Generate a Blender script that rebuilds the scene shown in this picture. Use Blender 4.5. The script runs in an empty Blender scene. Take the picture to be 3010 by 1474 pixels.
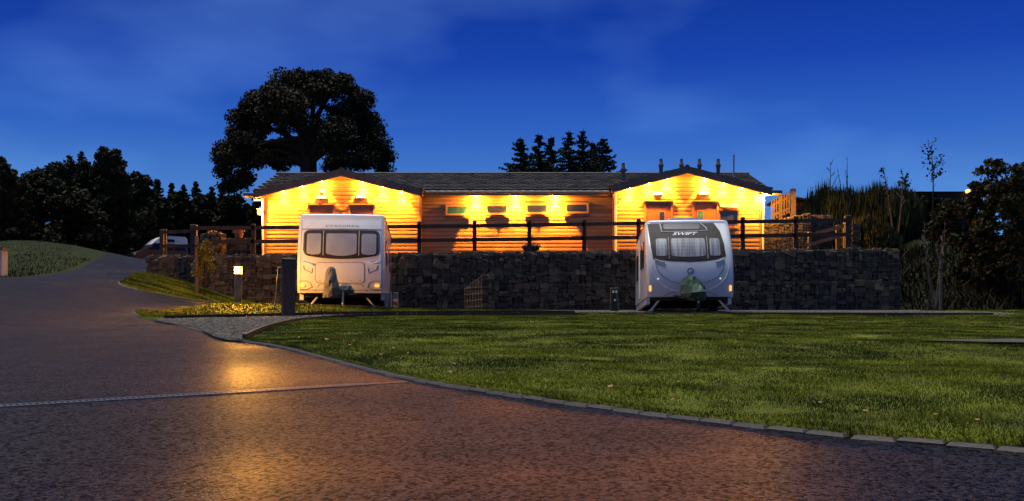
import bpy, bmesh, math, random
import numpy as np
from mathutils import Vector, Matrix
from mathutils.geometry import delaunay_2d_cdt
random.seed(7); RNG = np.random.default_rng(7)
S = bpy.context.scene; COL = S.collection

# ------------------------------------------------------------ camera, sky, sun, exposure
F = 3220.0; CX = 1505.0; HY = 1020.0; CZ = 0.7        # focal length in photo pixels, centre column, eye-level row, eye height
cam = bpy.data.cameras.new('camera'); cob = bpy.data.objects.new('camera', cam); COL.objects.link(cob)
cob.location = (0, 0, CZ); cob.rotation_euler = (math.radians(90), 0, 0)
cam.sensor_width = 36; cam.lens = 36*F/3010; cam.shift_y = (HY-737)/3010; cam.clip_end = 2000; cam.clip_start = .05
S.camera = cob
W = bpy.data.worlds.new('World'); S.world = W; W.use_nodes = True
wn = W.node_tree; wn.nodes.clear()
def wnode(t, **k):
    n = wn.nodes.new(t)
    for a, b in k.items(): setattr(n, a, b)
    return n
sky = wnode('ShaderNodeTexSky', sky_type='NISHITA', sun_disc=False)
sky.sun_elevation = math.radians(3); sky.sun_rotation = math.radians(200); sky.altitude = 200; sky.ozone_density = 6; sky.air_density = 1; sky.dust_density = .3
hs = wnode('ShaderNodeHueSaturation'); hs.inputs['Saturation'].default_value = 1.25; hs.inputs['Hue'].default_value = .5
tint = wnode('ShaderNodeMix', data_type='RGBA', blend_type='MULTIPLY'); tint.inputs[0].default_value = 1
tint.inputs[7].default_value = (.08, .2, .5, 1)
tc = wnode('ShaderNodeTexCoord'); mp = wnode('ShaderNodeMapping'); mp.inputs['Scale'].default_value = (1.4, 1.4, 3.2); mp.inputs['Rotation'].default_value = (0, math.radians(18), 0)
nz = wnode('ShaderNodeTexNoise'); nz.inputs['Scale'].default_value = 1.7; nz.inputs['Detail'].default_value = 4; nz.inputs['Roughness'].default_value = .5
cr = wnode('ShaderNodeMapRange'); cr.inputs[1].default_value = .52; cr.inputs[2].default_value = .8; cr.inputs[3].default_value = 0; cr.inputs[4].default_value = .6
cl = wnode('ShaderNodeMix', data_type='RGBA'); cl.inputs[7].default_value = (1.2, 2.6, 5.0, 1)
# brighter band of air low over the horizon, the same all the way round
sx = wnode('ShaderNodeSeparateXYZ'); hr = wnode('ShaderNodeValToRGB'); e = hr.color_ramp.elements
e[0].position = 0; e[0].color = (.17, .42, .80, 1); e[1].position = 1; e[1].color = (.004, .02, .16, 1)
for ps, c in ((.13, (.11, .32, .72)), (.19, (.045, .17, .60)), (.25, (.015, .07, .43)), (.32, (.007, .036, .28)), (.45, (.005, .024, .2))):
    q = e.new(ps); q.color = (*c, 1)
ad = wnode('ShaderNodeMix', data_type='RGBA', blend_type='ADD'); ad.inputs[0].default_value = 1
sc = wnode('ShaderNodeMix', data_type='RGBA', blend_type='MULTIPLY'); sc.inputs[0].default_value = 1; sc.inputs[7].default_value = (6.6, 6.6, 7.2, 1)
bg = wnode('ShaderNodeBackground'); bg.inputs[1].default_value = .10
wo = wnode('ShaderNodeOutputWorld')
L = wn.links.new
L(sky.outputs[0], hs.inputs['Color']); L(hs.outputs[0], tint.inputs[6]); L(tc.outputs['Generated'], mp.inputs[0]); L(mp.outputs[0], nz.inputs[0])
L(nz.outputs[0], cr.inputs[0]); L(cr.outputs[0], cl.inputs[0]); L(tint.outputs[2], cl.inputs[6]); L(tc.outputs['Generated'], sx.inputs[0]); L(sx.outputs[2], hr.inputs[0]); L(hr.outputs[0], sc.inputs[6]); L(sc.outputs[2], ad.inputs[7]); L(cl.outputs[2], ad.inputs[6]); L(ad.outputs[2], bg.inputs[0]); L(bg.outputs[0], wo.inputs[0])
sd = bpy.data.lights.new('dusk_sun', 'SUN'); sd.energy = 4.2; sd.angle = math.radians(40); sd.color = (.97, .98, .92)
so = bpy.data.objects.new('dusk_sun', sd); COL.objects.link(so)
so.rotation_euler = (math.radians(-8), math.radians(-8), 0)
vs = S.view_settings; vs.view_transform = 'Standard'; vs.look = 'None'; vs.exposure = 0.0; vs.gamma = 1; vs.use_curve_mapping = False

# ------------------------------------------------------------ helpers
def tag(o, label=None, cat=None, group=None, kind=None):
    if label: o['label'] = label
    if cat: o['category'] = cat
    if group: o['group'] = group
    if kind: o['kind'] = kind
    return o
def thing(name, label, cat, loc=(0, 0, 0), rz=0, group=None):
    o = bpy.data.objects.new(name, None); COL.objects.link(o); o.location = loc; o.rotation_euler = (0, 0, rz); o.empty_display_size = .2
    return tag(o, label, cat, group)
def link(name, me, parent=None, loc=None, rot=None, scale=None):
    o = bpy.data.objects.new(name, me); COL.objects.link(o); o.parent = parent
    if loc is not None: o.location = loc
    if rot is not None: o.rotation_euler = rot
    if scale is not None: o.scale = scale
    return o
def copy_tree(o, parent=None):
    c = o.copy(); COL.objects.link(c); c.parent = parent
    for ch in list(o.children): copy_tree(ch, c)
    return c
class MB:
    def __init__(s): s.v = []; s.f = []
    def add(s, vs, fs):
        n = len(s.v); s.v += [tuple(p) for p in vs]; s.f += [tuple(i+n for i in f) for f in fs]; return s
    def box(s, c, d, rot=None):
        hx, hy, hz = d[0]/2, d[1]/2, d[2]/2
        p = [Vector((x, y, z)) for z in (-hz, hz) for y in (-hy, hy) for x in (-hx, hx)]
        if rot is not None: p = [rot @ q for q in p]
        return s.add([q+Vector(c) for q in p], [(0, 2, 3, 1), (4, 5, 7, 6), (0, 1, 5, 4), (2, 6, 7, 3), (0, 4, 6, 2), (1, 3, 7, 5)])
    def b2(s, x0, x1, y0, y1, z0, z1): return s.box(((x0+x1)/2, (y0+y1)/2, (z0+z1)/2), (x1-x0, y1-y0, z1-z0))
    def tube(s, pts, r, n=8, cap=True):
        pts = [Vector(p) for p in pts]; rs = r if hasattr(r, '__len__') else [r]*len(pts)
        base = len(s.v); prev = None
        for i, p in enumerate(pts):
            t = (pts[min(i+1, len(pts)-1)]-pts[max(i-1, 0)])
            t = t.normalized() if t.length > 1e-9 else Vector((0, 0, 1))
            if prev is None:
                a = t.cross(Vector((0, 0, 1)));  a = a if a.length > .05 else t.cross(Vector((1, 0, 0)))
            else: a = prev-t*prev.dot(t)
            a = a.normalized() if a.length > 1e-6 else Vector((1, 0, 0)); prev = a; b = t.cross(a)
            for k in range(n):
                an = 2*math.pi*k/n; s.v.append(tuple(p+(a*math.cos(an)+b*math.sin(an))*rs[i]))
        for i in range(len(pts)-1):
            for k in range(n):
                k2 = (k+1) % n; s.f.append((base+i*n+k, base+i*n+k2, base+(i+1)*n+k2, base+(i+1)*n+k))
        if cap:
            s.f.append(tuple(base+k for k in range(n))[::-1]); e = base+(len(pts)-1)*n; s.f.append(tuple(e+k for k in range(n)))
        return s
    def lathe(s, prof, c=(0, 0, 0), n=16):
        return s.loft([[(c[0]+r*math.cos(2*math.pi*k/n), c[1]+r*math.sin(2*math.pi*k/n), c[2]+z) for k in range(n)] for r, z in prof])
    def loft(s, loops, cap=True):
        base = len(s.v); n = len(loops[0])
        for lp in loops: s.v += [tuple(p) for p in lp]
        for i in range(len(loops)-1):
            for k in range(n):
                k2 = (k+1) % n; s.f.append((base+i*n+k, base+i*n+k2, base+(i+1)*n+k2, base+(i+1)*n+k))
        if cap:
            s.f.append(tuple(base+k for k in range(n))[::-1]); e = base+(len(loops)-1)*n; s.f.append(tuple(e+k for k in range(n)))
        return s
    def prism(s, poly, a, b):
        """poly in (x,z) extruded along y from a to b"""
        return s.loft([[(x, a, z) for x, z in poly], [(x, b, z) for x, z in poly]])
    def mesh(s, name, mat=None, smooth=False):
        me = bpy.data.meshes.new(name); me.from_pydata(s.v, [], s.f)
        bm = bmesh.new(); bm.from_mesh(me); bmesh.ops.recalc_face_normals(bm, faces=bm.faces); bm.to_mesh(me); bm.free()
        if mat: me.materials.append(mat)
        if smooth:
            me.polygons.foreach_set('use_smooth', [True]*len(me.polygons))
            try: me.set_sharp_from_angle(angle=math.radians(38))
            except Exception: pass
        return me
    def build(s, name, mat, parent=None, smooth=False, loc=None, rot=None): return link(name, s.mesh(name, mat, smooth), parent, loc, rot)
def np_mesh(name, V, Fc, mat):
    """V (n,3), Fc (m,k) all faces of k corners"""
    V = np.asarray(V, dtype=np.float32); Fc = np.asarray(Fc, dtype=np.int32); k = Fc.shape[1]
    me = bpy.data.meshes.new(name); me.vertices.add(len(V)); me.vertices.foreach_set('co', V.ravel())
    me.loops.add(Fc.size); me.loops.foreach_set('vertex_index', Fc.ravel())
    me.polygons.add(len(Fc)); me.polygons.foreach_set('loop_start', np.arange(0, Fc.size, k, dtype=np.int32))
    me.update(calc_edges=True); me.validate()
    if mat: me.materials.append(mat)
    return me
def P(px, py, D): return Vector(((px-CX)/F*D, D, CZ+(HY-py)/F*D))
def X_at(px, D): return (px-CX)/F*D
def Z_at(py, D): return CZ+(HY-py)/F*D

# ------------------------------------------------------------ materials
MATS = {}
def M(name, col, rough=.6, metal=0., var=.25, scale=6., bump=0., bscale=None, spec=.5, emit=None, estr=0., orand=0., col2=None, coat=0., detail=5., sub=None, stretch=None, rvar=0., island=0., con=.2):
    if name in MATS: return MATS[name]
    m = bpy.data.materials.new(name); m.use_nodes = True; nt = m.node_tree; b = nt.nodes['Principled BSDF']; K = nt.links.new
    b.inputs['Roughness'].default_value = rough; b.inputs['Metallic'].default_value = metal
    b.inputs['Specular IOR Level'].default_value = spec; b.inputs['Coat Weight'].default_value = coat
    co = nt.nodes.new('ShaderNodeTexCoord'); vec = co.outputs['Object']
    if stretch:
        mpn = nt.nodes.new('ShaderNodeMapping'); mpn.inputs['Scale'].default_value = stretch; K(vec, mpn.inputs[0]); vec = mpn.outputs[0]
    no = nt.nodes.new('ShaderNodeTexNoise'); no.inputs['Scale'].default_value = scale; no.inputs['Detail'].default_value = detail
    K(vec, no.inputs[0])
    mx = nt.nodes.new('ShaderNodeMix'); mx.data_type = 'RGBA'
    c2 = col2 if col2 else tuple(c*(1-var) for c in col); c1 = col if col2 else tuple(min(1, c*(1+var)) for c in col)
    mr = nt.nodes.new('ShaderNodeMapRange'); mr.inputs[1].default_value = .5-con; mr.inputs[2].default_value = .5+con
    K(no.outputs[0], mr.inputs[0]); K(mr.outputs[0], mx.inputs[0])
    mx.inputs[6].default_value = (*c2, 1); mx.inputs[7].default_value = (*c1, 1)
    out = mx.outputs[2]
    if orand or island:
        oi = nt.nodes.new('ShaderNodeObjectInfo') if orand else nt.nodes.new('ShaderNodeNewGeometry'); rk = 'Random' if orand else 'Random Per Island'; orand = orand or island; r2 = nt.nodes.new('ShaderNodeMapRange'); r2.inputs[3].default_value = 1-orand; r2.inputs[4].default_value = 1+orand
        K(oi.outputs[rk], r2.inputs[0]); h = nt.nodes.new('ShaderNodeHueSaturation'); K(r2.outputs[0], h.inputs['Value']); K(out, h.inputs['Color']); out = h.outputs[0]
        r3 = nt.nodes.new('ShaderNodeMapRange'); r3.inputs[3].default_value = .5-orand*.05; r3.inputs[4].default_value = .5+orand*.05
        mm = nt.nodes.new('ShaderNodeMath'); mm.operation = 'FRACT'; m7 = nt.nodes.new('ShaderNodeMath'); m7.operation = 'MULTIPLY'; m7.inputs[1].default_value = 17.3
        K(oi.outputs[rk], m7.inputs[0]); K(m7.outputs[0], mm.inputs[0]); K(mm.outputs[0], r3.inputs[0]); K(r3.outputs[0], h.inputs['Hue'])
    K(out, b.inputs['Base Color'])
    if bump:
        n2 = nt.nodes.new('ShaderNodeTexNoise'); n2.inputs['Scale'].default_value = bscale or scale*4; n2.inputs['Detail'].default_value = 3; K(vec, n2.inputs[0])
        bp = nt.nodes.new('ShaderNodeBump'); bp.inputs['Strength'].default_value = bump; bp.inputs['Distance'].default_value = .02
        K(n2.outputs[0], bp.inputs['Height']); K(bp.outputs[0], b.inputs['Normal'])
    if rvar:
        n3 = nt.nodes.new('ShaderNodeTexNoise'); n3.inputs['Scale'].default_value = .6; n3.inputs['Detail'].default_value = 3; K(co.outputs['Object'], n3.inputs[0])
        r4 = nt.nodes.new('ShaderNodeMapRange'); r4.inputs[1].default_value = .3; r4.inputs[2].default_value = .7; r4.inputs[3].default_value = rough-rvar; r4.inputs[4].default_value = rough+rvar
        K(n3.outputs[0], r4.inputs[0]); K(r4.outputs[0], b.inputs['Roughness'])
    if sub: b.inputs['Transmission Weight'].default_value = 0
    if emit:
        b.inputs['Emission Color'].default_value = (*emit, 1); b.inputs['Emission Strength'].default_value = estr
    MATS[name] = m; return m
m_soil = M('soil', (.035, .03, .018), .9, var=.4, scale=2, bump=.3)
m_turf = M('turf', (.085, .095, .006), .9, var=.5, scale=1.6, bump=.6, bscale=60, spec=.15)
m_grass = M('grass_blade', (.205, .215, .009), .7, scale=.9, detail=5, col2=(.022, .042, .004), spec=.12, island=.35, stretch=(.6, 1.7, 1), con=.1)  # pale and dark streaks paint grazing light over lawn undulations into the colour
m_bankgrass = M('bank_grass', (.016, .022, .004), .85, var=.4, scale=1.5, bump=.5, bscale=30, spec=.1)
def tarmac():
    m = bpy.data.materials.new('tarmac'); m.use_nodes = True; nt = m.node_tree; b = nt.nodes['Principled BSDF']; K = nt.links.new; N = nt.nodes.new
    co = N('ShaderNodeTexCoord').outputs['Object']
    vo = N('ShaderNodeTexVoronoi'); vo.inputs['Scale'].default_value = 62; K(co, vo.inputs[0])
    v2 = N('ShaderNodeTexVoronoi'); v2.inputs['Scale'].default_value = 140; K(co, v2.inputs[0])
    hs = N('ShaderNodeSeparateColor'); K(vo.outputs['Color'], hs.inputs[0])
    pw = N('ShaderNodeMath'); pw.operation = 'POWER'; pw.inputs[1].default_value = 2.2; K(hs.outputs[0], pw.inputs[0])
    mx = N('ShaderNodeMix'); mx.data_type = 'RGBA'; mx.inputs[6].default_value = (.003, .003, .0035, 1); mx.inputs[7].default_value = (.017, .014, .012, 1); K(pw.outputs[0], mx.inputs[0])
    big = N('ShaderNodeTexNoise'); big.inputs['Scale'].default_value = .55; big.inputs['Detail'].default_value = 5; K(co, big.inputs[0])
    mr = N('ShaderNodeMapRange'); mr.inputs[1].default_value = .35; mr.inputs[2].default_value = .65; mr.inputs[3].default_value = .55; mr.inputs[4].default_value = 1.25; K(big.outputs[0], mr.inputs[0])
    ml = N('ShaderNodeMix'); ml.data_type = 'RGBA'; ml.blend_type = 'MULTIPLY'; ml.inputs[0].default_value = 1; K(mx.outputs[2], ml.inputs[6]); K(mr.outputs[0], ml.inputs[7]); K(ml.outputs[2], b.inputs['Base Color'])
    rr = N('ShaderNodeMapRange'); rr.inputs[1].default_value = .35; rr.inputs[2].default_value = .65; rr.inputs[3].default_value = .38; rr.inputs[4].default_value = .55; K(big.outputs[0], rr.inputs[0]); K(rr.outputs[0], b.inputs['Roughness'])
    ad = N('ShaderNodeMath'); ad.operation = 'ADD'; K(vo.outputs['Distance'], ad.inputs[0]); K(v2.outputs['Distance'], ad.inputs[1])
    bp = N('ShaderNodeBump'); bp.invert = True; bp.inputs['Strength'].default_value = 1; bp.inputs['Distance'].default_value = .014; K(ad.outputs[0], bp.inputs['Height']); K(bp.outputs[0], b.inputs['Normal'])
    sp = N('ShaderNodeMapRange'); sp.inputs[1].default_value = .2; sp.inputs[2].default_value = .95; sp.inputs[3].default_value = .015; sp.inputs[4].default_value = .40; K(hs.outputs[1], sp.inputs[0]); K(sp.outputs[0], b.inputs['Specular IOR Level'])
    return m
m_tarmac = tarmac()
m_gravel_bed = M('gravel_bed', (.06, .052, .044), .9, var=.4, scale=30, bump=.8, bscale=60)
m_pebble = M('pebble', (.08, .066, .052), .75, var=.3, scale=14, island=.6)
m_brick = M('kerb_block', (.04, .027, .022), .7, var=.2, scale=12, bump=.3, orand=.25)
m_steel = M('steel', (.22, .19, .15), .4, metal=1, var=.15, scale=30)
m_timber_dk = M('dark_timber', (.06, .04, .026), .75, var=.3, scale=5, bump=.3, stretch=(4, 4, 1), spec=.3)
m_timber_md = M('brown_timber', (.16, .10, .055), .7, var=.3, scale=5, bump=.3, stretch=(4, 4, 1))
m_board = M('cladding', (.46, .27, .09), .65, var=.22, scale=3, bump=.2, bscale=18, stretch=(.35, 3, 5), orand=.16)
m_door = M('door_wood', (.26, .11, .045), .5, var=.2, scale=4, stretch=(3, 3, .5))
m_frame = M('frame_wood', (.34, .17, .06), .5, var=.2, scale=4)
m_trim = M('trim_board', (.30, .16, .07), .55, var=.2, scale=3)
m_fascia = M('fascia_brown', (.12, .085, .06), .6, var=.2, scale=3)
m_tile = M('roof_tile', (.065, .05, .038), .55, var=.25, scale=2.2, bump=.2, island=.35)
m_gutter = M('gutter', (.30, .24, .18), .45, var=.1)
m_white = M('white_panel', (.75, .75, .74), .45, var=.05)
m_glass = M('dark_glass', (.02, .03, .045), .06, var=.1, spec=.8)
m_glassg = M('green_glass', (.05, .20, .13), .12, var=.2, spec=.7)
m_stone = M('stone', (.135, .095, .048), .85, scale=7, col2=(.05, .038, .022), bump=.4, orand=.8)
m_core = M('stone_core', (.03, .026, .022), .95)
m_wire = M('wire', (.16, .15, .14), .5, metal=.6)
m_bark = M('bark', (.028, .02, .013), .9, var=.35, scale=6, bump=.6)
m_palebark = M('pale_bark', (.13, .11, .085), .8, var=.3, scale=9)
m_oak = M('oak_leaf', (.045, .034, .011), .75, scale=.6, col2=(.018, .018, .007), spec=.2, con=.12, island=.4)
m_leafd = M('dark_leaf', (.03, .03, .012), .75, var=.5, scale=.5, spec=.1, island=.4)
m_needle = M('needle', (.022, .034, .015), .75, var=.4, scale=.8, spec=.15)
m_leafy = M('sapling_leaf', (.16, .13, .02), .65, var=.35, scale=6, spec=.2)
m_broom = M('broom', (.035, .042, .012), .8, var=.45, scale=1.3, spec=.15)
m_fern = M('fern', (.045, .026, .009), .8, scale=1.6, col2=(.009, .011, .004), spec=.15)
m_dry = M('dry_grass', (.13, .10, .055), .85, var=.4, scale=1.0, spec=.1)

# ------------------------------------------------------------ ground heights
def sm(a, b, t):
    u = np.clip((t-a)/(b-a), 0, 1); return u*u*(3-2*u)
def hashn(i, j): 
    n = np.sin(i*127.1+j*311.7)*43758.5453; return n-np.floor(n)
def vnoise(x, y):
    i = np.floor(x); j = np.floor(y); u = x-i; v = y-j; u = u*u*(3-2*u); v = v*v*(3-2*v)
    return (hashn(i, j)*(1-u)+hashn(i+1, j)*u)*(1-v)+(hashn(i, j+1)*(1-u)+hashn(i+1, j+1)*u)*v
WL, WR, WY = -11.85, 12.55, 35.4          # gabion wall: left end, right end, face
def gz(x, y):
    x = np.asarray(x, float); y = np.asarray(y, float)
    C = np.interp(y, [-60, 0, 28.5, 35.4, 60], [-1.2, 0, 1.54, 1.85, 2.6])
    A = sm(-7, -12.2, x); B = np.interp(y, [14, 22, 30, 36, 42, 50], [0, .5, .93, 1.22, 1.78, 2.0])
    fr = C+A*B
    t = np.clip((x+7.2)/8.2, 0, 1); cy = 26.2+1.5*t; amp = .27*(1-t)**1.2*sm(-8.6, -6.6, x)
    fr = fr+amp*np.exp(-((y-cy)/.9)**2)
    bk = 3.74+.013*x*sm(-12, 0, x)+.09*np.maximum(0, y-50)+1.5*sm(12.5, 17, x)*sm(36, 48, y)
    y0 = np.interp(x, [-13.2, -11.9, 12.4, 13.6], [44, 35.8, 35.8, 33.2]); y1 = np.interp(x, [-13.2, -11.9, 12.4, 13.6], [55, 36.1, 36.1, 41])
    u = np.clip((y-y0)/(y1-y0), 0, 1); w = u*u*(3-2*u)
    z = fr*(1-w)+bk*w
    return z+1.25*np.exp(-(((x+21)/4.8)**2+((y-48)/6)**2))
def lawn_und(x, y): return .06*vnoise(x*.9+3, y*.5)+.02*vnoise(x*2.8, y*1.7+9)
def gzf(x, y): return float(gz(x, y))

# ------------------------------------------------------------ sheets of the setting
def axis(*segs):
    a = []
    for s0, s1, st in segs: a += list(np.arange(s0, s1, st))
    return np.array(sorted(set(np.round(a+[segs[-1][1]], 4))))
xs = axis((-220, -40, 9), (-40, -24, 1.2), (-24, 18, .4), (18, 40, 1.2), (40, 221, 9))
ys = axis((-40, 0, 3), (0, 35.6, .4), (35.6, 36.3, .1), (36.3, 62, .6), (62, 130, 3), (130, 420, 20))
GX, GY = np.meshgrid(xs, ys); GZ = gz(GX, GY)
n, m = len(xs), len(ys); idx = np.arange(n*m).reshape(m, n)
Q = np.stack([idx[:-1, :-1], idx[:-1, 1:], idx[1:, 1:], idx[1:, :-1]], -1).reshape(-1, 4)
g = link('ground', np_mesh('ground', np.stack([GX, GY, GZ], -1).reshape(-1, 3), Q, m_bankgrass)); tag(g, 'dark rough ground rising behind the buildings', kind='structure')
def smooth_poly(pts, step=.35, closed=True):
    """Catmull-Rom resample"""
    pts = [Vector((p[0], p[1])) for p in pts]; out = []; N = len(pts)
    rng = range(N if closed else N-1)
    for i in rng:
        p0 = pts[(i-1) % N] if closed else pts[max(i-1, 0)]; p1 = pts[i]; p2 = pts[(i+1) % N]; p3 = pts[(i+2) % N] if closed else pts[min(i+2, N-1)]
        k = max(1, int((p2-p1).length/step))
        for q in range(k):
            t = q/k; out.append(.5*((2*p1)+(-p0+p2)*t+(2*p0-5*p1+4*p2-p3)*t*t+(-p0+3*p1-3*p2+p3)*t**3))
    if not closed: out.append(pts[-1])
    return out
def inside(poly, x, y):
    c = np.zeros(x.shape, bool); n = len(poly)
    for i in range(n):
        x1, y1 = poly[i]; x2, y2 = poly[(i+1) % n]
        if y1 == y2: continue
        k = ((y1 > y) != (y2 > y)) & (x < (x2-x1)*(y-y1)/(y2-y1)+x1); c ^= k
    return c
def drape(name, poly, zfun, mat, step=.5, parent=None, skirt=0):
    b = [Vector((p[0], p[1])) for p in poly]; n = len(b)
    px_ = [p[0] for p in b]; py_ = [p[1] for p in b]
    gx, gy = np.meshgrid(np.arange(min(px_), max(px_), step), np.arange(min(py_), max(py_), step)); gx = gx.ravel(); gy = gy.ravel()
    k = inside([(p[0], p[1]) for p in b], gx, gy); pts = b+[Vector((x, y)) for x, y in zip(gx[k], gy[k])]
    V, E, Fc, *_ = delaunay_2d_cdt(pts, [(i, (i+1) % n) for i in range(n)], [list(range(n))], 1, 1e-4)
    xy = np.array([(v[0], v[1]) for v in V]); z = zfun(xy[:, 0], xy[:, 1])
    Fc = [f for f in Fc if len(f) == 3]
    VV = np.column_stack([xy, z]); FF = np.array(Fc)
    if skirt:
        e = {}
        for f in Fc:
            for k in range(3):
                a_, b_ = f[k], f[(k+1) % 3]; key = (min(a_, b_), max(a_, b_)); e[key] = None if key in e else (a_, b_)
        ed = [q for q in e.values() if q]; n0 = len(VV); low = VV.copy(); low[:, 2] -= skirt; VV = np.concatenate([VV, low])
        FF = np.concatenate([FF, np.array([(a_, n0+a_, b_) for a_, b_ in ed]), np.array([(b_, n0+a_, n0+b_) for a_, b_ in ed])])
    me = np_mesh(name, VV, FF, mat)
    me.polygons.foreach_set('use_smooth', [True]*len(me.polygons))
    return link(name, me, parent)
ROAD = smooth_poly([(-16, -10), (12, -10), (9, 0), (4, 14), (0, 24), (-2.6, 30), (-2.5, 35.3), (-8, 35.35), (-12.0, 35.38), (-12.25, 37), (-13, 42), (-14.6, 48), (-18, 58), (-26, 75), (-29, 74), (-21, 58), (-17.6, 48), (-15.8, 41), (-14.4, 34), (-14.2, 29), (-15, 20), (-16, 8)], 1.0)
tag(drape('road', ROAD, lambda x, y: gz(x, y)+.02, m_tarmac, .5), 'damp dark tarmac road curving up past the wall', kind='structure')
KERB = [(9, -3.2), (5.6, .6), (3.4, 3.3), (2.13, 4.6), (1.54, 5.0), (1.03, 5.58), (.39, 6.37), (-.66, 8.0), (-1.58, 10.07), (-2.55, 12.4)]
LAWN_E = [(-3.4, 13.9), (-3.95, 18), (-4.1, 21.6), (-3.3, 24.4), (0, 25.7), (4, 26.1), (8, 25.9), (11.2, 25.5), (12.6, 27.2), (12.9, 32.6), (20, 33), (30, 30), (34, 10), (30, -6), (14, -7)]
LAWN = [Vector(p) for p in KERB[:-1]]
kb = smooth_poly(KERB+[(-3.4, 13.9)], .3, False); le = smooth_poly(LAWN_E, .5, False)
LAWN = kb+le[1:]
GRAV = smooth_poly([(-3.4, 13.7), (-2.9, 18), (-2.6, 23), (1, 25), (5, 25.6), (8, 25.5), (11.2, 25.2), (12.9, 27), (12.9, 30), (12.6, 35.3), (5, 35.36), (-2.0, 35.36), (-2.3, 31), (-1.4, 29.2), (-4, 26), (-5.8, 24.2), (-7.35, 22.75), (-5.2, 18)], .35)
tag(drape('gravel_pitch', GRAV, lambda x, y: gz(x, y)+.04, m_gravel_bed, .4), 'grey gravel pitch beside the road', kind='structure')
ISL = smooth_poly([(-7.45, 22.95), (-8.15, 23.9), (-8.45, 24.8), (-8.0, 25.9), (-6.9, 27.2), (-5.2, 27.35), (-3.2, 27.35), (-1.2, 28.1), (1.2, 28.6), (1.6, 28.2), (-.6, 26.9), (-2.6, 26.1), (-4.3, 25.5), (-5.6, 24.7)], .3)
TON = smooth_poly([(-10.95, 30.6), (-10.5, 30.0), (-9.9, 30.15), (-9.1, 31.0), (-8.3, 32.9), (-7.5, 34.6), (-7.3, 35.3), (-9, 35.34), (-11.8, 35.36), (-11.75, 34), (-11.3, 32.2)], .3)
def lz(x, y): return gz(x, y)+.024+lawn_und(x, y)
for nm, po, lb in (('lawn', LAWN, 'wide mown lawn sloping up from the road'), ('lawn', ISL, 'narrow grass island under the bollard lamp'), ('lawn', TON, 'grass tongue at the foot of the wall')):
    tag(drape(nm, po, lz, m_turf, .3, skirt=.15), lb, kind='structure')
# grass blades
def blades(name, poly, label, dens, hgt, wid, maxd=40):
    pl = [(p[0], p[1]) for p in poly]; A = np.array(pl); x0, y0 = A.min(0); x1, y1 = A.max(0)
    Ps = []
    for ya in np.arange(max(y0, 2), min(y1, maxd), 1.0):
        yb = ya+1; lim = .62*yb+4; xa = max(x0, -lim); xb = min(x1, lim)
        if xb <= xa: continue
        N = int(dens(ya)*(xb-xa)); x = RNG.uniform(xa, xb, N); y = RNG.uniform(ya, yb, N); k = inside(pl, x, y); Ps.append(np.column_stack([x[k], y[k]]))
    p = np.concatenate(Ps); x, y = p[:, 0], p[:, 1]; N = len(x); z = lz(x, y)-.006
    tuft = vnoise(x*2.3, y*1.5+4)*.6+vnoise(x*7, y*5)*.4
    h = hgt*(.45+1.0*tuft)*RNG.uniform(.7, 1.3, N); w = wid(y)*RNG.uniform(.7, 1.3, N); a = RNG.uniform(0, 6.283, N); la = RNG.uniform(0, 6.283, N); lean = h*RNG.uniform(.1, .8, N)
    dx = np.cos(a)*w/2; dy = np.sin(a)*w/2
    V = np.stack([np.column_stack([x-dx, y-dy, z]), np.column_stack([x+dx, y+dy, z]), np.column_stack([x+np.cos(la)*lean, y+np.sin(la)*lean, z+h])], 1).reshape(-1, 3)
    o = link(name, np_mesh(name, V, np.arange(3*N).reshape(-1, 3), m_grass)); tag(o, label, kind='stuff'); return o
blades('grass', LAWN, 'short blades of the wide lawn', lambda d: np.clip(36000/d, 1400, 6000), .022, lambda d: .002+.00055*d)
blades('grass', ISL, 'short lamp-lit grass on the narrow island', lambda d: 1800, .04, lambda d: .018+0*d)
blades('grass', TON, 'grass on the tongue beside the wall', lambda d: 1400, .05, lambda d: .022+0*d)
def edge_blades():
    r = RNG; N = 16000; A = np.array([(q.x, q.y) for q in kb if q.x < 5]); i = r.integers(0, len(A)-1, N); t = r.uniform(0, 1, (N, 1)); p = A[i]*(1-t)+A[i+1]*t; d = A[i+1]-A[i]; d /= np.linalg.norm(d, axis=1)[:, None]; nr = np.column_stack([d[:, 1], -d[:, 0]])
    nr *= np.sign((nr*np.array([1, 1])).sum(1))[:, None]; o = r.uniform(-.01, .05, (N, 1)); p = p+nr*o; z = lz(p[:, 0], p[:, 1])-r.uniform(0, .06, N)
    h = r.uniform(.02, .05, N); w = .003+.0005*p[:, 1]; tip = np.column_stack([p-nr*r.uniform(0, .05, (N, 1))+d*r.normal(0, .02, (N, 1)), z+h*.7])
    V = np.stack([np.column_stack([p-d*w[:, None]/2, z]), np.column_stack([p+d*w[:, None]/2, z]), tip], 1).reshape(-1, 3)
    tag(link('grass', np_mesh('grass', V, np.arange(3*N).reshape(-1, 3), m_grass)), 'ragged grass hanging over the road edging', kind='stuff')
edge_blades()
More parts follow.
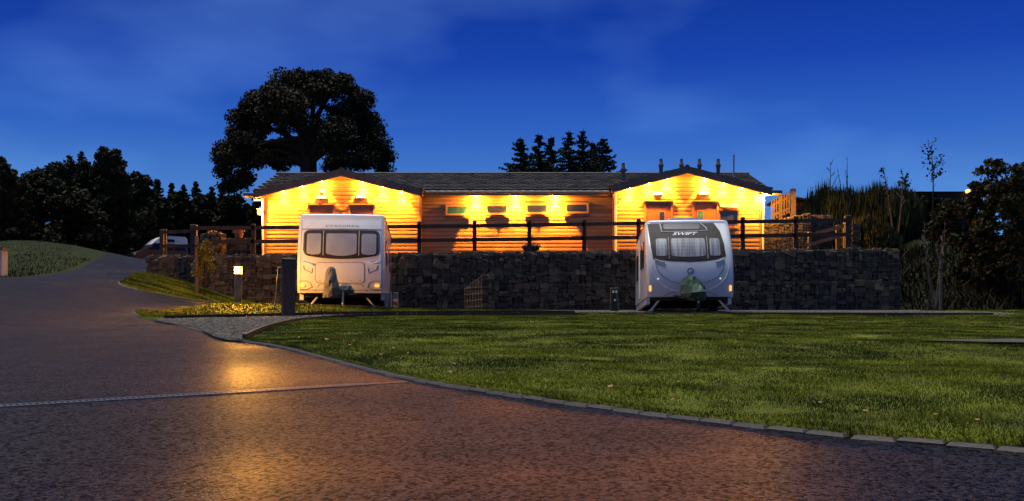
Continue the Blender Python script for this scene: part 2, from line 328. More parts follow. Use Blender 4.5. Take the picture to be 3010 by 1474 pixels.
# gravel stones
def pebbles():
    pl = [(p[0], p[1]) for p in GRAV]; li = [(p[0], p[1]) for p in ISL]; ll = [(p[0], p[1]) for p in LAWN]
    x = RNG.uniform(-7.6, 12.9, 90000); y = RNG.uniform(13.5, 31, 90000)
    k = inside(pl, x, y) & ~inside(li, x, y) & ~inside(ll, x, y); x = x[k]; y = y[k]; N = len(x)
    r = RNG.uniform(.014, .032, N); z = gz(x, y)+.042
    base = np.array([(1, 0, 0), (-.5, .87, 0), (-.5, -.87, 0), (.5, .6, .75), (-.8, .1, .7), (.35, -.7, .8)]); fc = np.array([(0, 1, 3), (1, 4, 3), (1, 2, 4), (2, 5, 4), (2, 0, 5), (0, 3, 5), (3, 4, 5)])
    a = RNG.uniform(0, 6.28, N); c, s = np.cos(a), np.sin(a); sx = RNG.uniform(.7, 1.5, N)
    bx = base[:, 0][None]*sx[:, None]; by = base[:, 1][None]/sx[:, None]
    V = np.stack([x[:, None]+(bx*c[:, None]-by*s[:, None])*r[:, None], y[:, None]+(bx*s[:, None]+by*c[:, None])*r[:, None], z[:, None]+base[:, 2][None]*r[:, None]*RNG.uniform(.7, 1.4, N)[:, None]-.004], -1)
    o = link('gravel', np_mesh('gravel', V.reshape(-1, 3), (fc[None]+6*np.arange(N)[:, None, None]).reshape(-1, 3), m_pebble)); tag(o, 'loose grey gravel stones of the pitch', kind='stuff')
pebbles()
# kerbs of single blocks
def bevel_box(d, b=.012):
    hx, hy, hz = d[0]/2, d[1]/2, d[2]/2
    lo = [(-hx, -hy), (hx, -hy), (hx, hy), (-hx, hy)]; ins = [(x-math.copysign(b, x), y-math.copysign(b, y)) for x, y in lo]
    return MB().loft([[(x, y, -hz) for x, y in lo], [(x, y, hz-b) for x, y in lo], [(x, y, hz) for x, y in ins]])
kmesh = [bevel_box((.20, .15, .13)).mesh('brick', m_brick), bevel_box((.194, .155, .13), .016).mesh('brick', m_brick), bevel_box((.197, .148, .13), .014).mesh('brick', m_brick)]
def kerb(path, label, width=.22):
    root = bpy.data.objects.new('kerb', None); COL.objects.link(root); tag(root, label, kind='structure')
    p = [Vector((q[0], q[1])) for q in path]; acc = 0; i = 0; d = 0
    seg = [(p[k+1]-p[k]).length for k in range(len(p)-1)]; tot = sum(seg); s = .1; kcount = 0
    while s < tot-.05:
        a = 0; i = 0
        while a+seg[i] < s: a += seg[i]; i += 1
        t = (s-a)/seg[i]; q = p[i].lerp(p[i+1], t); dr = (p[i+1]-p[i]).normalized()
        z0 = gzf(q.x, q.y); sl = math.atan(gzf(q.x+dr.x*.1, q.y+dr.y*.1)-z0)/.1*.1
        rot = Matrix.Rotation(math.atan2(dr.y, dr.x), 3, 'Z') @ Matrix.Rotation(-math.atan((gzf(q.x+dr.x*.2, q.y+dr.y*.2)-z0)/.2), 3, 'Y')
        link('brick', kmesh[kcount % 3], root, (q.x, q.y, z0-.03+random.uniform(-.003, .003)), rot.to_euler()); kcount += 1
        s += .207
    return kcount
kc = kerb([q for q in kb if q.x < 5.6], 'edging of square reddish blocks along the wide lawn')
kc += kerb(smooth_poly([(-3.4, 13.9), (-5.2, 18), (-7.35, 22.75)], .3, False), 'edging of square reddish blocks in front of the gravel')
kc += kerb([q for q in smooth_poly([(-7.45, 22.95), (-8.15, 23.9), (-8.45, 24.8), (-8.0, 25.9), (-6.9, 27.2), (-5.2, 27.35)], .25, False)], 'edging of square reddish blocks round the grass island tip')
kc += kerb(smooth_poly([(-11.75, 34.4), (-11.3, 32.2), (-10.95, 30.6), (-10.5, 30.0), (-9.9, 30.15), (-9.1, 31.0), (-8.3, 32.9)], .25, False), 'edging of square reddish blocks round the grass tongue')
# timber edging of the gravel
def edging(path, label):
    mb = MB(); p = smooth_poly(path, .4, False); lo = []
    for a, b in zip(p[:-1], p[1:]):
        d = (b-a).normalized(); nrm = Vector((-d.y, d.x))*.022
        za, zb = gzf(a.x, a.y), gzf(b.x, b.y); q = []
        for pt, z in ((a, za), (b, zb)):
            q += [(pt.x-nrm.x, pt.y-nrm.y, z-.05), (pt.x+nrm.x, pt.y+nrm.y, z-.05), (pt.x+nrm.x, pt.y+nrm.y, z+.11), (pt.x-nrm.x, pt.y-nrm.y, z+.11)]
        mb.add(q, [(0, 1, 5, 4), (1, 2, 6, 5), (2, 3, 7, 6), (3, 0, 4, 7), (0, 3, 2, 1), (4, 5, 6, 7)])
    return tag(mb.build('timber_edging', m_timber_dk), label, kind='structure')
edging(LAWN_E[:8], 'dark timber edging between lawn and gravel'); edging([(-7.3, 23.0), (-5.6, 24.65), (-4.3, 25.45), (-2.6, 26.05), (-.6, 26.85), (1.6, 28.15)], 'dark timber edging below the grass island')
# second gravel patch in the lawn, far right
tag(drape('gravel_pitch', smooth_poly([(4.6, 12.0), (6.2, 12.5), (9, 12.9), (14, 12.6), (14, 11.6), (9, 11.7), (6, 11.75)], .4), lambda x, y: lz(x, y)+.035, m_gravel_bed, .4), 'thin strip of grey gravel in the lawn', kind='structure')
edging([(4.5, 12.1), (6.2, 12.65), (9, 13.05), (14, 12.75)], 'dark timber edging of the thin gravel strip')
# drain channel across the road
def drain():
    a = Vector((-6.2, 3.8)); b = Vector((-.72, 7.92)); d = (b-a).normalized(); nr = Vector((-d.y, d.x)); Ln = (b-a).length
    t = thing('drain_channel', 'slotted metal drain channel running across the tarmac road', 'drain', (a.x, a.y, gzf(a.x, a.y)+.02))
    def pt(s, o, z): q = a+d*s+nr*o; return (q.x-a.x, q.y-a.y, gzf(q.x, q.y)-gzf(a.x, a.y)+z)
    fr = MB(); gr = MB(); st = .5
    for o in (-.052, .052):
        k = int(Ln/st)
        for i in range(k):
            s0, s1 = i*st, (i+1)*st
            fr.add([pt(s0, o-.012, -.03), pt(s0, o+.012, -.03), pt(s0, o+.012, .006), pt(s0, o-.012, .006), pt(s1, o-.012, -.03), pt(s1, o+.012, -.03), pt(s1, o+.012, .006), pt(s1, o-.012, .006)], [(0, 1, 5, 4), (1, 2, 6, 5), (2, 3, 7, 6), (3, 0, 4, 7)])
    for i in range(int(Ln/.035)):
        s = i*.035
        gr.add([pt(s, -.044, -.01), pt(s, .044, -.01), pt(s+.018, .044, -.01), pt(s+.018, -.044, -.01), pt(s, -.044, .004), pt(s, .044, .004), pt(s+.018, .044, .004), pt(s+.018, -.044, .004)], [(4, 5, 6, 7), (0, 1, 5, 4), (2, 3, 7, 6), (1, 2, 6, 5), (3, 0, 4, 7)])
    fr.build('frame', m_steel, t); o = gr.build('grating', m_steel, t); o['kind'] = 'stuff'
drain()
# ------------------------------------------------------------ gabion walls
def stone_mesh(seed):
    r = random.Random(seed); bm = bmesh.new()
    for sx in (-1, 1):
        for sy in (-1, 1):
            for sz in (-1, 1):
                k = r.choice([0, 1, 2]); c = [.5*sx, .5*sy, .5*sz]; cut = r.uniform(.1, .5)
                for ax in range(3):
                    if ax == k: continue
                    q = list(c); q[ax] *= 1-cut*r.uniform(.5, 1.4); q[(ax+1) % 3] *= r.uniform(.93, 1); bm.verts.new(q)
    ret = bmesh.ops.convex_hull(bm, input=bm.verts)
    bmesh.ops.delete(bm, geom=[e for e in ret['geom_unused'] if isinstance(e, bmesh.types.BMVert)], context='VERTS')
    me = bpy.data.meshes.new('stone'); bm.to_mesh(me); bm.free(); me.materials.append(m_stone); return me
STONES = [stone_mesh(100+i) for i in range(16)]
def split(x0, x1, z0, z1, big, r, out):
    w, h = x1-x0, z1-z0; lim = big*r.uniform(.45, 1.8)
    if w > lim and w >= h*.9: c = x0+w*r.uniform(.33, .67); split(x0, c, z0, z1, big, r, out); split(c, x1, z0, z1, big, r, out)
    elif h > lim*.72 and h > .1: c = z0+h*r.uniform(.33, .67); split(x0, x1, z0, c, big, r, out); split(x0, x1, c, z1, big, r, out)
    else: out.append((x0, x1, z0, z1))
def lay_stones(root, cells, maxparts, depth=.16, base=None, mat=None):
    """cells: (centre, size(w,d,h), rotation matrix); largest become parts, the rest one joined stuff part"""
    cells = sorted(cells, key=lambda c: -c[1][0]*c[1][2]); mb = MB()
    for i, (c, s, R) in enumerate(cells):
        me = STONES[(i*7) % len(STONES)]; tw = Matrix.Rotation(random.uniform(-.22, .22), 3, 'Y') @ Matrix.Rotation(random.choice([0, math.pi]), 3, 'Z')
        if i < maxparts: link('stone', me, root, c, (R @ tw).to_euler(), s)
        else:
            T = R @ tw; mb.add([Vector(c)+T @ Vector((v.co.x*s[0], v.co.y*s[1], v.co.z*s[2])) for v in me.vertices], [tuple(p.vertices) for p in me.polygons])
    if mb.v:
        o = mb.build('small_stones', m_stone_stuff, root); o['kind'] = 'stuff'
m_stone_stuff = M('stone_small', (.13, .09, .046), .85, scale=7, col2=(.05, .04, .026), bump=.4, island=.65)
def wall_top(x): return 3.62+.018*(x+12)*.55
def wire_panel(w, h, sx=.15, sz=.3, r=.003):
    mb = MB()
    for i in range(int(w/sx)+1): mb.b2(i*sx-r, i*sx+r, -r, r, 0, h)
    for j in range(int(h/sz)+1): mb.b2(0, w, -r-.001, r-.001, j*sz-r, j*sz+r)
    return mb.mesh('wire_mesh', m_wire)
def gabion_main():
    root = thing('gabion_wall', 'long two-tier gabion retaining wall of rubble stone in wire baskets', 'retaining wall', (0, WY, 1.0))
    r = random.Random(5); cells = []; core = MB(); nb = 12; bw = (WR-WL)/nb
    panel = wire_panel(bw-.01, .96)
    for i in range(nb):
        xa, xb = WL+i*bw, WL+(i+1)*bw; xm = (xa+xb)/2; zt = wall_top(xm); zmid = zt-.98
        for t, (z0, z1, yo) in enumerate(((zmid-1.0, zmid-.005, 0), (zmid, zt, .05))):
            gmax = float(max(gz(xa, WY), gz(xb, WY)))
            if z1 < min(gzf(xa, WY-.1), gzf(xb, WY-.1)): continue
            off = .0 if t else bw*.37
            out = []; split(xa+.015, xb-.015, z0+.008, z1-.01, .27, r, out)
            for (a, b, c, d) in out:
                if d < min(gzf(a, WY-.1), gzf(b, WY-.1))-.02: continue
                y = .13+yo+r.uniform(-.05, .05); cells.append((((a+b)/2, y, (c+d)/2-1.0), ((b-a)*1.04, .3, (d-c)*1.04), Matrix.Rotation(r.uniform(-.18, .18), 3, 'X') @ Matrix.Rotation(r.uniform(-.16, .16), 3, 'Z')))
            link('wire_mesh', panel, root, (xa+.005, yo-.055, z0-1.0+.012))
        core.b2(xa+.004, xb-.004, .22, 1.0, -.2, zt-.05-1.0)
        # loose capping stones
        out = []; split(xa+.01, xb-.01, 0, .9, .16, r, out)
        for (a, b, c, d) in out:
            h = r.uniform(.05, .17); cells.append((((a+b)/2, .1+(c+d)/2, zt-.02-1.0), (b-a, d-c, h), Matrix.Rotation(r.uniform(-.2, .2), 3, 'Y')))
    core.build('stone_core', m_core, root); lay_stones(root, cells, 300)
gabion_main()
def gabion_block(name, label, cat, x0, x1, y, z0, ztop, depth, big=.2, seed=1, maxparts=120, loc=None, rz=0, wire=True, mat=None, ws=.1, wr=.004, wm=None):
    """ztop(x) gives the top line; local origin at (x0,y,z0)"""
    root = thing(name, label, cat, loc if loc else (x0, y, z0), rz); r = random.Random(seed); w = x1-x0; cells = []; out = []
    hmax = max(ztop(x0+w*k/10)-z0 for k in range(11)); split(.0, w, 0, hmax, big, r, out)
    core = MB(); core.loft([[(0.03, .1, 0), (w-.03, .1, 0), (w-.03, .1, ztop(x1)-z0-.06), (.5*w, .1, ztop(x0+.5*w)-z0-.06), (.03, .1, ztop(x0)-z0-.06)], [(0.03, depth, 0), (w-.03, depth, 0), (w-.03, depth, ztop(x1)-z0-.06), (.5*w, depth, ztop(x0+.5*w)-z0-.06), (.03, depth, ztop(x0)-z0-.06)]])
    core.build('stone_core', m_core, root)
    for (a, b, c, d) in out:
        zt = ztop(x0+(a+b)/2)-z0
        if c > zt-.04: continue
        d = min(d, zt); cells.append((((a+b)/2, .06+r.uniform(-.02, .02), (c+d)/2), ((b-a)*1.0, .2, (d-c)*1.0), Matrix.Identity(3)))
    # ends
    for xe, rot in ((.02, 1), (w-.02, -1)):
        o2 = []; split(.12, depth, 0, ztop(x0 if rot > 0 else x1)-z0, big, r, o2)
        for (a, b, c, d) in o2: cells.append(((xe, (a+b)/2, (c+d)/2), (b-a, .14, d-c), Matrix.Rotation(math.pi/2, 3, 'Z')))
    lay_stones(root, cells, maxparts)
    if wire:
        mb = MB(); s = ws; q_ = wr
        for i in range(int(w/s)+1): mb.b2(i*s-q_, i*s+q_, -.052-q_, -.052+q_, 0, ztop(x0+i*s)-z0)
        for j in range(int(hmax/s)+1):
            if j*s < min(ztop(x0), ztop(x1))-z0: mb.b2(0, w, -.054-q_, -.054+q_, j*s-q_, j*s+q_)
        mb.build('wire_mesh', wm or m_wire, root)
    return root
# short wing standing out from the wall
gabion_block('gabion_wing', 'short sloping gabion wing standing out from the retaining wall', 'retaining wall', 0, 1.3, 0, 0, lambda x: .84+.27*x, .34, .2, 3, loc=(-1.47, 35.2, gzf(-1.2, 34)-.02), rz=math.radians(-62), ws=.2, wr=.011, wm=M('painted_lit_wire', (.34, .22, .12), .6))  # pale orange wire colour paints lamplight onto the mesh
# lit gabion beside the right-hand gable, two heights
gabion_block('gabion_wall', 'lamp-lit gabion wall beside the timber block below the picket fence', 'retaining wall', 9.3, 11.0, 40.4, 3.82, lambda x: 5.3+.2*(x-9.3), .8, .17, 8, 150)
gabion_block('gabion_wall', 'dim gabion wall with a flat top between lit wall and broom bushes', 'retaining wall', 11.06, 11.95, 40.9, 3.82, lambda x: 5.62, .8, .19, 9, 60)

# ------------------------------------------------------------ fences
def rot_between(d): return Vector((1, 0, 0)).rotation_difference(Vector(d).normalized()).to_matrix()
def fence(name, label, posts, rails, ps=.13, mat=m_timber_dk, rail=(.045, .12), capz=.0):
    """posts: (px, ytop, D, zbase); rails: ((px,py,D),(px,py,D))"""
    b = posts[0]; ox = X_at(b[0], b[2]); root = thing(name, label, 'fence', (ox, b[2], b[3]))
    O = Vector((ox, b[2], b[3]))
    for q in posts:
        px, pt, D, zb = q[:4]; sz = q[4] if len(q) > 4 else ps
        x = X_at(px, D); zt = Z_at(pt, D); mb = MB(); h = zt-zb
        mb.loft([[(sx*sz/2*k, sy*sz/2*k, z) for sx, sy in ((-1, -1), (1, -1), (1, 1), (-1, 1))] for z, k in ((0, 1), (h-.02, 1), (h, .8))])
        mb.build('post', mat, root, loc=Vector((x, D, zb))-O)
    for a, c in rails:
        A = P(*a)-O; B = P(*c)-O; d = B-A; mb = MB(); mb.box((0, 0, 0), (d.length, rail[0], rail[1])); mb.build('rail', mat, root, loc=(A+B)/2, rot=rot_between(d).to_euler())
    return root
FD = 36.0
pxs = [(745, 659), (1233, 652), (1395, 650), (1556, 647), (1717, 645), (1877, 643), (2030, 641), (2183, 639), (2338, 637), (2492, 634, .19)]
fp = [(570, 661, FD, wall_top(-10.4)-.1, .2)]+[(q[0], q[1], FD, wall_top(X_at(q[0], FD))-.1, q[2] if len(q) > 2 else .13) for q in pxs]
extra = [(912, 656, FD, wall_top(X_at(912, FD))-.1), (1073, 654, FD, wall_top(X_at(1073, FD))-.1)]
fp = fp[:2]+extra+fp[2:]
xp = [q[0] for q in fp]
def rail_y(px, k): return np.interp(px, [570, 745, 1300, 2490], [671, 670, 666, 648] if k == 0 else [711, 711, 707, 690])
rails = []
for a, b in zip(xp[:-1], xp[1:]):
    for k in (0, 1): rails.append(((a-(8 if k else 6), float(rail_y(a, k)), FD-.09-.004*k), (b+2, float(rail_y(b, k)), FD-.09-.004*k)))
fence('post_and_rail_fence', 'long dark two-rail timber fence along the top of the retaining wall', fp, rails)
fence('post_and_rail_fence', 'short lower run of two-rail fence beside the campervan at the wall end', [(476, 676, 36.2, 3.3), (484, 674, 36.7, 3.3)], [((474, 684, 36.1), (560, 680, 36.1)), ((474, 725, 36.1), (560, 724, 36.1))], .12)
fence('handrail_fence', 'brown fence with sloping rails behind the corner post of the long fence', [(2462, 662, 38.0, 3.84), (2380, 682, 38.2, 3.84), (2484, 648, 37.6, 3.84)], [((2380, 692, 38.1), (2484, 664, 37.5)), ((2372, 722, 38.1), (2484, 690, 37.5))], .11, m_timber_md)
def picket():
    D = 41.6; root = thing('picket_fence', 'timber picket gate panel climbing beside the end gable', 'fence', P(2266, 640, D))
    O = root.location.copy()
    for i in range(8):
        px = 2268+i*7.4; top = 590-i*3.6; bot = 648-i*3.0; a = P(px, bot, D)-O; b = P(px, top, D)-O
        MB().b2(-.024, .024, -.012, .012, 0, b.z-a.z).build('picket', m_timber_md, root, loc=a)
    for k, (yl, yr) in enumerate(((607, 578), (636, 612))):
        a = P(2266, yl, D+.05)-O; b = P(2324, yr, D+.05)-O; d = b-a; MB().box((0, 0, 0), (d.length, .04, .09)).build('rail', m_timber_md, root, loc=(a+b)/2, rot=rot_between(d).to_euler())
    a = P(2311, 648, D+.1)-O; MB().b2(-.06, .06, -.06, .06, -.3, P(2311, 566, D).z-P(2311, 648, D).z).build('post', m_timber_md, root, loc=P(2294, 648, D+.1)-O)
    MB().b2(-.09, .09, -.09, .09, -.5, P(0, 556, D).z-P(0, 640, D).z).build('post', m_timber_md, root, loc=P(2331, 640, D+.1)-O)
picket()

# ------------------------------------------------------------ timber amenity block
BZ = 3.70
blk = thing('amenity_block', 'long timber-clad amenity block with two lit front gables and tiled roof', 'building', (0, 40.2, BZ))
def bp(name, mb, mat, parent=None, smooth=False):          # part given in world coordinates
    o = mb.build(name, mat, parent or blk, smooth)
    if parent is None: o.location = (0, -40.2, -BZ)
    return o
GAB = {'a': dict(x0=-9.05, x1=-3.37, ax=-6.2, zu=6.97, sl=.25), 'b': dict(x0=3.745, x1=9.11, ax=6.36, zu=7.07, sl=.257)}
def und(gb, x): return gb['zu']-gb['sl']*abs(x-gb['ax'])
GY0 = 40.2; CY0 = 40.7; OV = 39.76
doors = {'a': [(905, 985), (1025, 1103)], 'b': [(1893, 1977), (2034, 2112)]}
kx = lambda px, D=GY0: X_at(px, D)
openings = {k: [(kx(a), kx(b), BZ, Z_at(603 if k == 'a' else 593, GY0)) for a, b in v] for k, v in doors.items()}
openings['b'].append((kx(2112), kx(2172), Z_at(670, GY0), Z_at(593, GY0)))
cw = [(1308, 1380, 601, 641), (1425, 1498, 599, 639), (1542, 1615, 597, 637), (1658, 1732, 595, 635)]
openings['c'] = [(X_at(a, CY0), X_at(b, CY0), Z_at(d, CY0), Z_at(c, CY0)) for a, b, c, d in cw]
BH = .143
def boards(xa, xb, ztop, y, ops, seed):
    r = random.Random(seed); z = BZ-.02; row = 0
    while True:
        z1 = z+BH; 
        def lim(zz):
            if callable(ztop):
                gb = ztop.gb; h = (gb['zu']-zz)/gb['sl']; return max(xa, gb['ax']-h), min(xb, gb['ax']+h)
            return (xa, xb) if zz <= ztop+.02 else (0, 0)
        a0, b0 = lim(z); a1, b1 = lim(z1)
        if b1-a1 < .25: break
        iv = [(a0, b0, a1, b1)]
        for (oa, ob, oz0, oz1) in ops:
            if z+BH*.5 < oz0 or z+BH*.5 > oz1: continue
            nv = []
            for (p0, q0, p1, q1) in iv:
                if ob <= p0 or oa >= q0: nv.append((p0, q0, p1, q1)); continue
                if oa > p0+.03: nv.append((p0, oa, p1, oa))
                if ob < q0-.03: nv.append((ob, q0, ob, q1))
            iv = nv
        nv = []
        for (p0, q0, p1, q1) in iv:
            if q0-p0 > 2.2:
                c = p0+(q0-p0)*r.uniform(.25, .75); nv += [(p0, c-.004, p1, c-.004), (c+.004, q0, c+.004, q1)]
            else: nv.append((p0, q0, p1, q1))
        for (p0, q0, p1, q1) in nv:
            d = .0025*r.uniform(-1, 1); zt = z1-.007
            pr = [(0, z), (-.024+d, z+.003), (-.026+d, z+.05), (-.020+d, z1-.03), (-.010, zt), (0, zt)]
            pr = [(yy, z+(zz-z)) for yy, zz in pr]
            L_ = [(p0+(p1-p0)*(zz-z)/BH, y+yy, zz) for yy, zz in pr]; R_ = [(q0+(q1-q0)*(zz-z)/BH, y+yy, zz) for yy, zz in pr]
            bp('board', MB().loft([L_, R_]), m_board)
        z = z1; row += 1
        if row > 40: break
class ZT:
    def __init__(s, gb): s.gb = gb
    def __call__(s, x): return und(s.gb, x)
# backing walls
mw = MB()
for k in 'ab':
    g_ = GAB[k]; e0, e1 = und(g_, g_['x0']), und(g_, g_['x1'])
    mw.prism([(g_['x0']+.01, BZ-.3), (g_['x1']-.01, BZ-.3), (g_['x1']-.01, e1-.01), (g_['ax'], g_['zu']-.01), (g_['x0']+.01, e0-.01)], GY0+.002, GY0+.2)
    mw.b2(g_['x0']+.012, g_['x0']+.15, GY0+.205, 47.9, BZ-.3, 6.1); mw.b2(g_['x1']-.15, g_['x1']-.012, GY0+.205, 47.9, BZ-.3, 6.1)
mw.b2(-3.36, 3.735, CY0+.002, CY0+.2, BZ-.3, 6.36); mw.b2(-9.04, 9.1, 47.9, 48.05, BZ-.3, 6.2)
bp('wall', mw, M('wall_backing', (.20, .12, .06), .8))
for k, sd_ in (('a', 1), ('b', 2)): boards(GAB[k]['x0'], GAB[k]['x1'], ZT(GAB[k]), GY0, openings[k], sd_)
boards(-3.365, 3.74, 6.26, CY0, openings['c'], 3)
# end walls: side boards
for xe, sg in ((-9.05, -1), (9.11, 1)):
    z = BZ-.02
    for row in range(17):
        bp('board', MB().b2(min(xe, xe+sg*.026), max(xe, xe+sg*.026), GY0+.03, 47.9, z, z+BH-.007), m_board); z += BH
# corner posts
for xe in (-9.065, -3.36, 3.735, 9.125): bp('corner_board', MB().b2(xe-.045, xe+.045, GY0-.05, GY0+.03, BZ-.05, (6.2 if xe < 0 else 6.33)-.03), m_trim)
# roofs
def slab(c, th=.1):
    c = [Vector(q) for q in c]; n = (c[1]-c[0]).cross(c[3]-c[0]).normalized()
    n = n if n.z > 0 else -n
    return MB().loft([[tuple(q) for q in c], [tuple(q+n*th) for q in c]])
def tiles(mb, c, tw=.3, ex=.34):
    """c: eave-left, eave-right, ridge-right, ridge-left"""
    a, b, cc, d = [Vector(q) for q in c]; u = (b-a); v = (d-a); nrm = u.cross(v).normalized(); nrm = nrm if nrm.z > 0 else -nrm
    W_, H_ = u.length, v.length; u = u.normalized(); vv = v.normalized(); rows = int(H_/ex)
    for i in range(rows+1):
        for j in range(int(W_/tw)+1):
            s = j*tw+(tw/2 if i % 2 else 0); 
            if s > W_-.02 or i*ex > H_-.05: continue
            s1 = min(s+tw-.012, W_); t0 = i*ex-.02; t1 = min((i+1)*ex+.05, H_); lift = .055+random.uniform(-.004, .006)
            p = [a+u*s+vv*t0, a+u*s1+vv*t0, a+u*s1+vv*t1, a+u*s+vv*t1]; m0 = a+u*(s+s1)/2+vv*(t0-.05)
            top = [p[0]+nrm*lift, m0+nrm*(lift+.004), p[1]+nrm*lift, p[2]+nrm*.008, p[3]+nrm*.008]; bot = [p[0]+nrm*.002, m0+nrm*.002, p[1]+nrm*.002]
            mb.add(top+bot, [(0, 1, 2, 3, 4), (5, 6, 1, 0), (6, 7, 2, 1), (5, 0, 4), (7, 3, 2)])
EY, EZ, RY, RZ = 40.28, 6.36, 44.25, 7.56
X0, X1 = -9.5, 9.55
roof = bp('roof', slab([(X0, EY, EZ), (X1, EY, EZ), (X1, RY, RZ), (X0, RY, RZ)]), m_tile)
bp('roof', slab([(X0, 48.3, EZ), (X1, 48.3, EZ), (X1, RY, RZ), (X0, RY, RZ)]), m_tile)
tm = MB(); nz_ = .1
tiles(tm, [(X0+.02, EY, EZ+nz_*1.04), (X1-.02, EY, EZ+nz_*1.04), (X1-.02, RY, RZ+nz_*1.04), (X0+.02, RY, RZ+nz_*1.04)])
for k in 'ab':
    g_ = GAB[k]; zt = g_['zu']+.06
    for sg in (-1, 1):
        xe = (g_['x0']-.32) if sg < 0 else (g_['x1']+.32)
        if k == 'a' and sg > 0: xe = g_['x1']+.12
        if k == 'b' and sg < 0: xe = g_['x0']-.12
        ze = zt-g_['sl']*abs(xe-g_['ax']); c = [(xe, OV, ze), (g_['ax'], OV, zt), (g_['ax'], 43.9, zt), (xe, 43.9, ze)]
        bp('roof', slab(c), m_tile)
        cc = [Vector(q)+Vector((0, 0, .104)) for q in c]
        tiles(tm, [cc[0], cc[3], cc[2], cc[1]] if sg < 0 else [cc[0], cc[3], cc[2], cc[1]])
        # barge board, lit lower trim strip, soffit
        n1 = MB().loft([[(xe, OV-.03, ze-.10), (g_['ax'], OV-.03, zt-.10), (g_['ax'], OV-.03, zt+.13), (xe, OV-.03, ze+.13)], [(xe, OV-.002, ze-.10), (g_['ax'], OV-.002, zt-.10), (g_['ax'], OV-.002, zt+.13), (xe, OV-.002, ze+.13)]])
        bp('barge_board', n1, m_fascia)
        n2 = MB().loft([[(xe, OV-.05, ze-.15), (g_['ax'], OV-.05, zt-.15), (g_['ax'], OV-.05, zt-.10), (xe, OV-.05, ze-.10)], [(xe, OV+.02, ze-.15), (g_['ax'], OV+.02, zt-.15), (g_['ax'], OV+.02, zt-.103), (xe, OV+.02, ze-.103)]])
        bp('verge_trim', n2, m_trim)
        bp('soffit', MB().loft([[(xe, OV+.022, ze-.09), (g_['ax'], OV+.022, zt-.09), (g_['ax'], OV+.022, zt-.03), (xe, OV+.022, ze-.03)], [(xe, GY0-.04, ze-.09), (g_['ax'], GY0-.04, zt-.09), (g_['ax'], GY0-.04, zt-.03), (xe, GY0-.04, ze-.03)]]), m_trim)
    bp('ridge_cap', MB().tube([(g_['ax'], OV-.04, zt+.1), (g_['ax'], 43.7, zt+.1)], .09, 8), m_tile)
o = bp('roof_tiles', tm, m_tile); o['kind'] = 'stuff'
bp('ridge_cap', MB().tube([(X0-.02, RY, RZ+.1), (X1+.02, RY, RZ+.1)], .09, 8), m_tile)
# centre eave: gutter, fascia, soffit
bp('gutter', MB().tube([(-3.2, EY-.06, EZ+.02), (3.6, EY-.06, EZ+.02)], .055, 10), m_gutter)
bp('fascia', MB().b2(-3.24, 3.62, EY-.002, EY+.03, EZ-.10, EZ-.002), m_trim); bp('soffit', MB().b2(-3.24, 3.62, EY+.032, CY0-.04, EZ-.085, EZ-.05), m_trim)
for xe, a, b in ((-9.43, -9.75, -9.08), (9.47, 9.14, 9.8)):
    bp('eave_box', MB().b2(a, b, OV-.06, OV+.5, 6.16 if a < 0 else 6.26, 6.27 if a < 0 else 6.37), m_fascia)
for x, zt in ((3.79, 6.3), (9.2, 6.25), (-9.12, 6.15)):
    mb = MB().tube([(x, GY0-.12, zt), (x, GY0-.1, zt-.2), (x, GY0-.1, BZ+.02)], .036, 8); bp('downpipe', mb, m_white, smooth=True)
# openings: doors
def door(k, a, b, zt, pane, glass):
    x0, x1 = kx(a), kx(b); fr = MB(); w = .07
    fr.b2(x0, x0+w, GY0-.06, GY0+.0, BZ, zt); fr.b2(x1-w, x1, GY0-.06, GY0+.0, BZ, zt); fr.b2(x0+w, x1-w, GY0-.06, GY0+.0, zt-w, zt); fr.b2(x0-.06, x1+.06, GY0-.10, GY0-.062, zt, zt+.035)
    d = bp('door', MB().b2(x0+w+.004, x1-w-.004, GY0-.035, GY0-.004, BZ+.03, zt-w-.004), m_door)
    f = fr.build('frame', m_frame, d)
    if pane:
        p0, p1, z0, z1 = kx(pane[0]), kx(pane[1]), BZ+.25, Z_at(pane[2], GY0)
        q = MB().b2(p0-.035, p0, GY0-.045, GY0-.036, z0, z1).b2(p1, p1+.035, GY0-.045, GY0-.036, z0, z1).b2(p0-.035, p1+.035, GY0-.045, GY0-.036, z1, z1+.035).build('pane_bead', m_frame, d)
        MB().b2(p0, p1, GY0-.041, GY0-.036, z0, z1).build('pane', glass, d)
        MB().tube([(kx(pane[0])+(-.25 if pane[3] else .45), GY0-.07, BZ+1.0), (kx(pane[0])+(-.25 if pane[3] else .45), GY0-.07, BZ+1.25)], .014, 6).build('handle', m_steel, d)
for k in 'ab':
    for i, (a, b) in enumerate(doors[k]):
        z = Z_at(603 if k == 'a' else 593, GY0)
        door(k, a, b, z, [(1938, 1953, 624, 1), (2051, 2066, 622, 0)][i] if k == 'b' else [(928, 943, 634, 1), (1064, 1078, 634, 0)][i], m_glass if i == 0 else m_glassg)
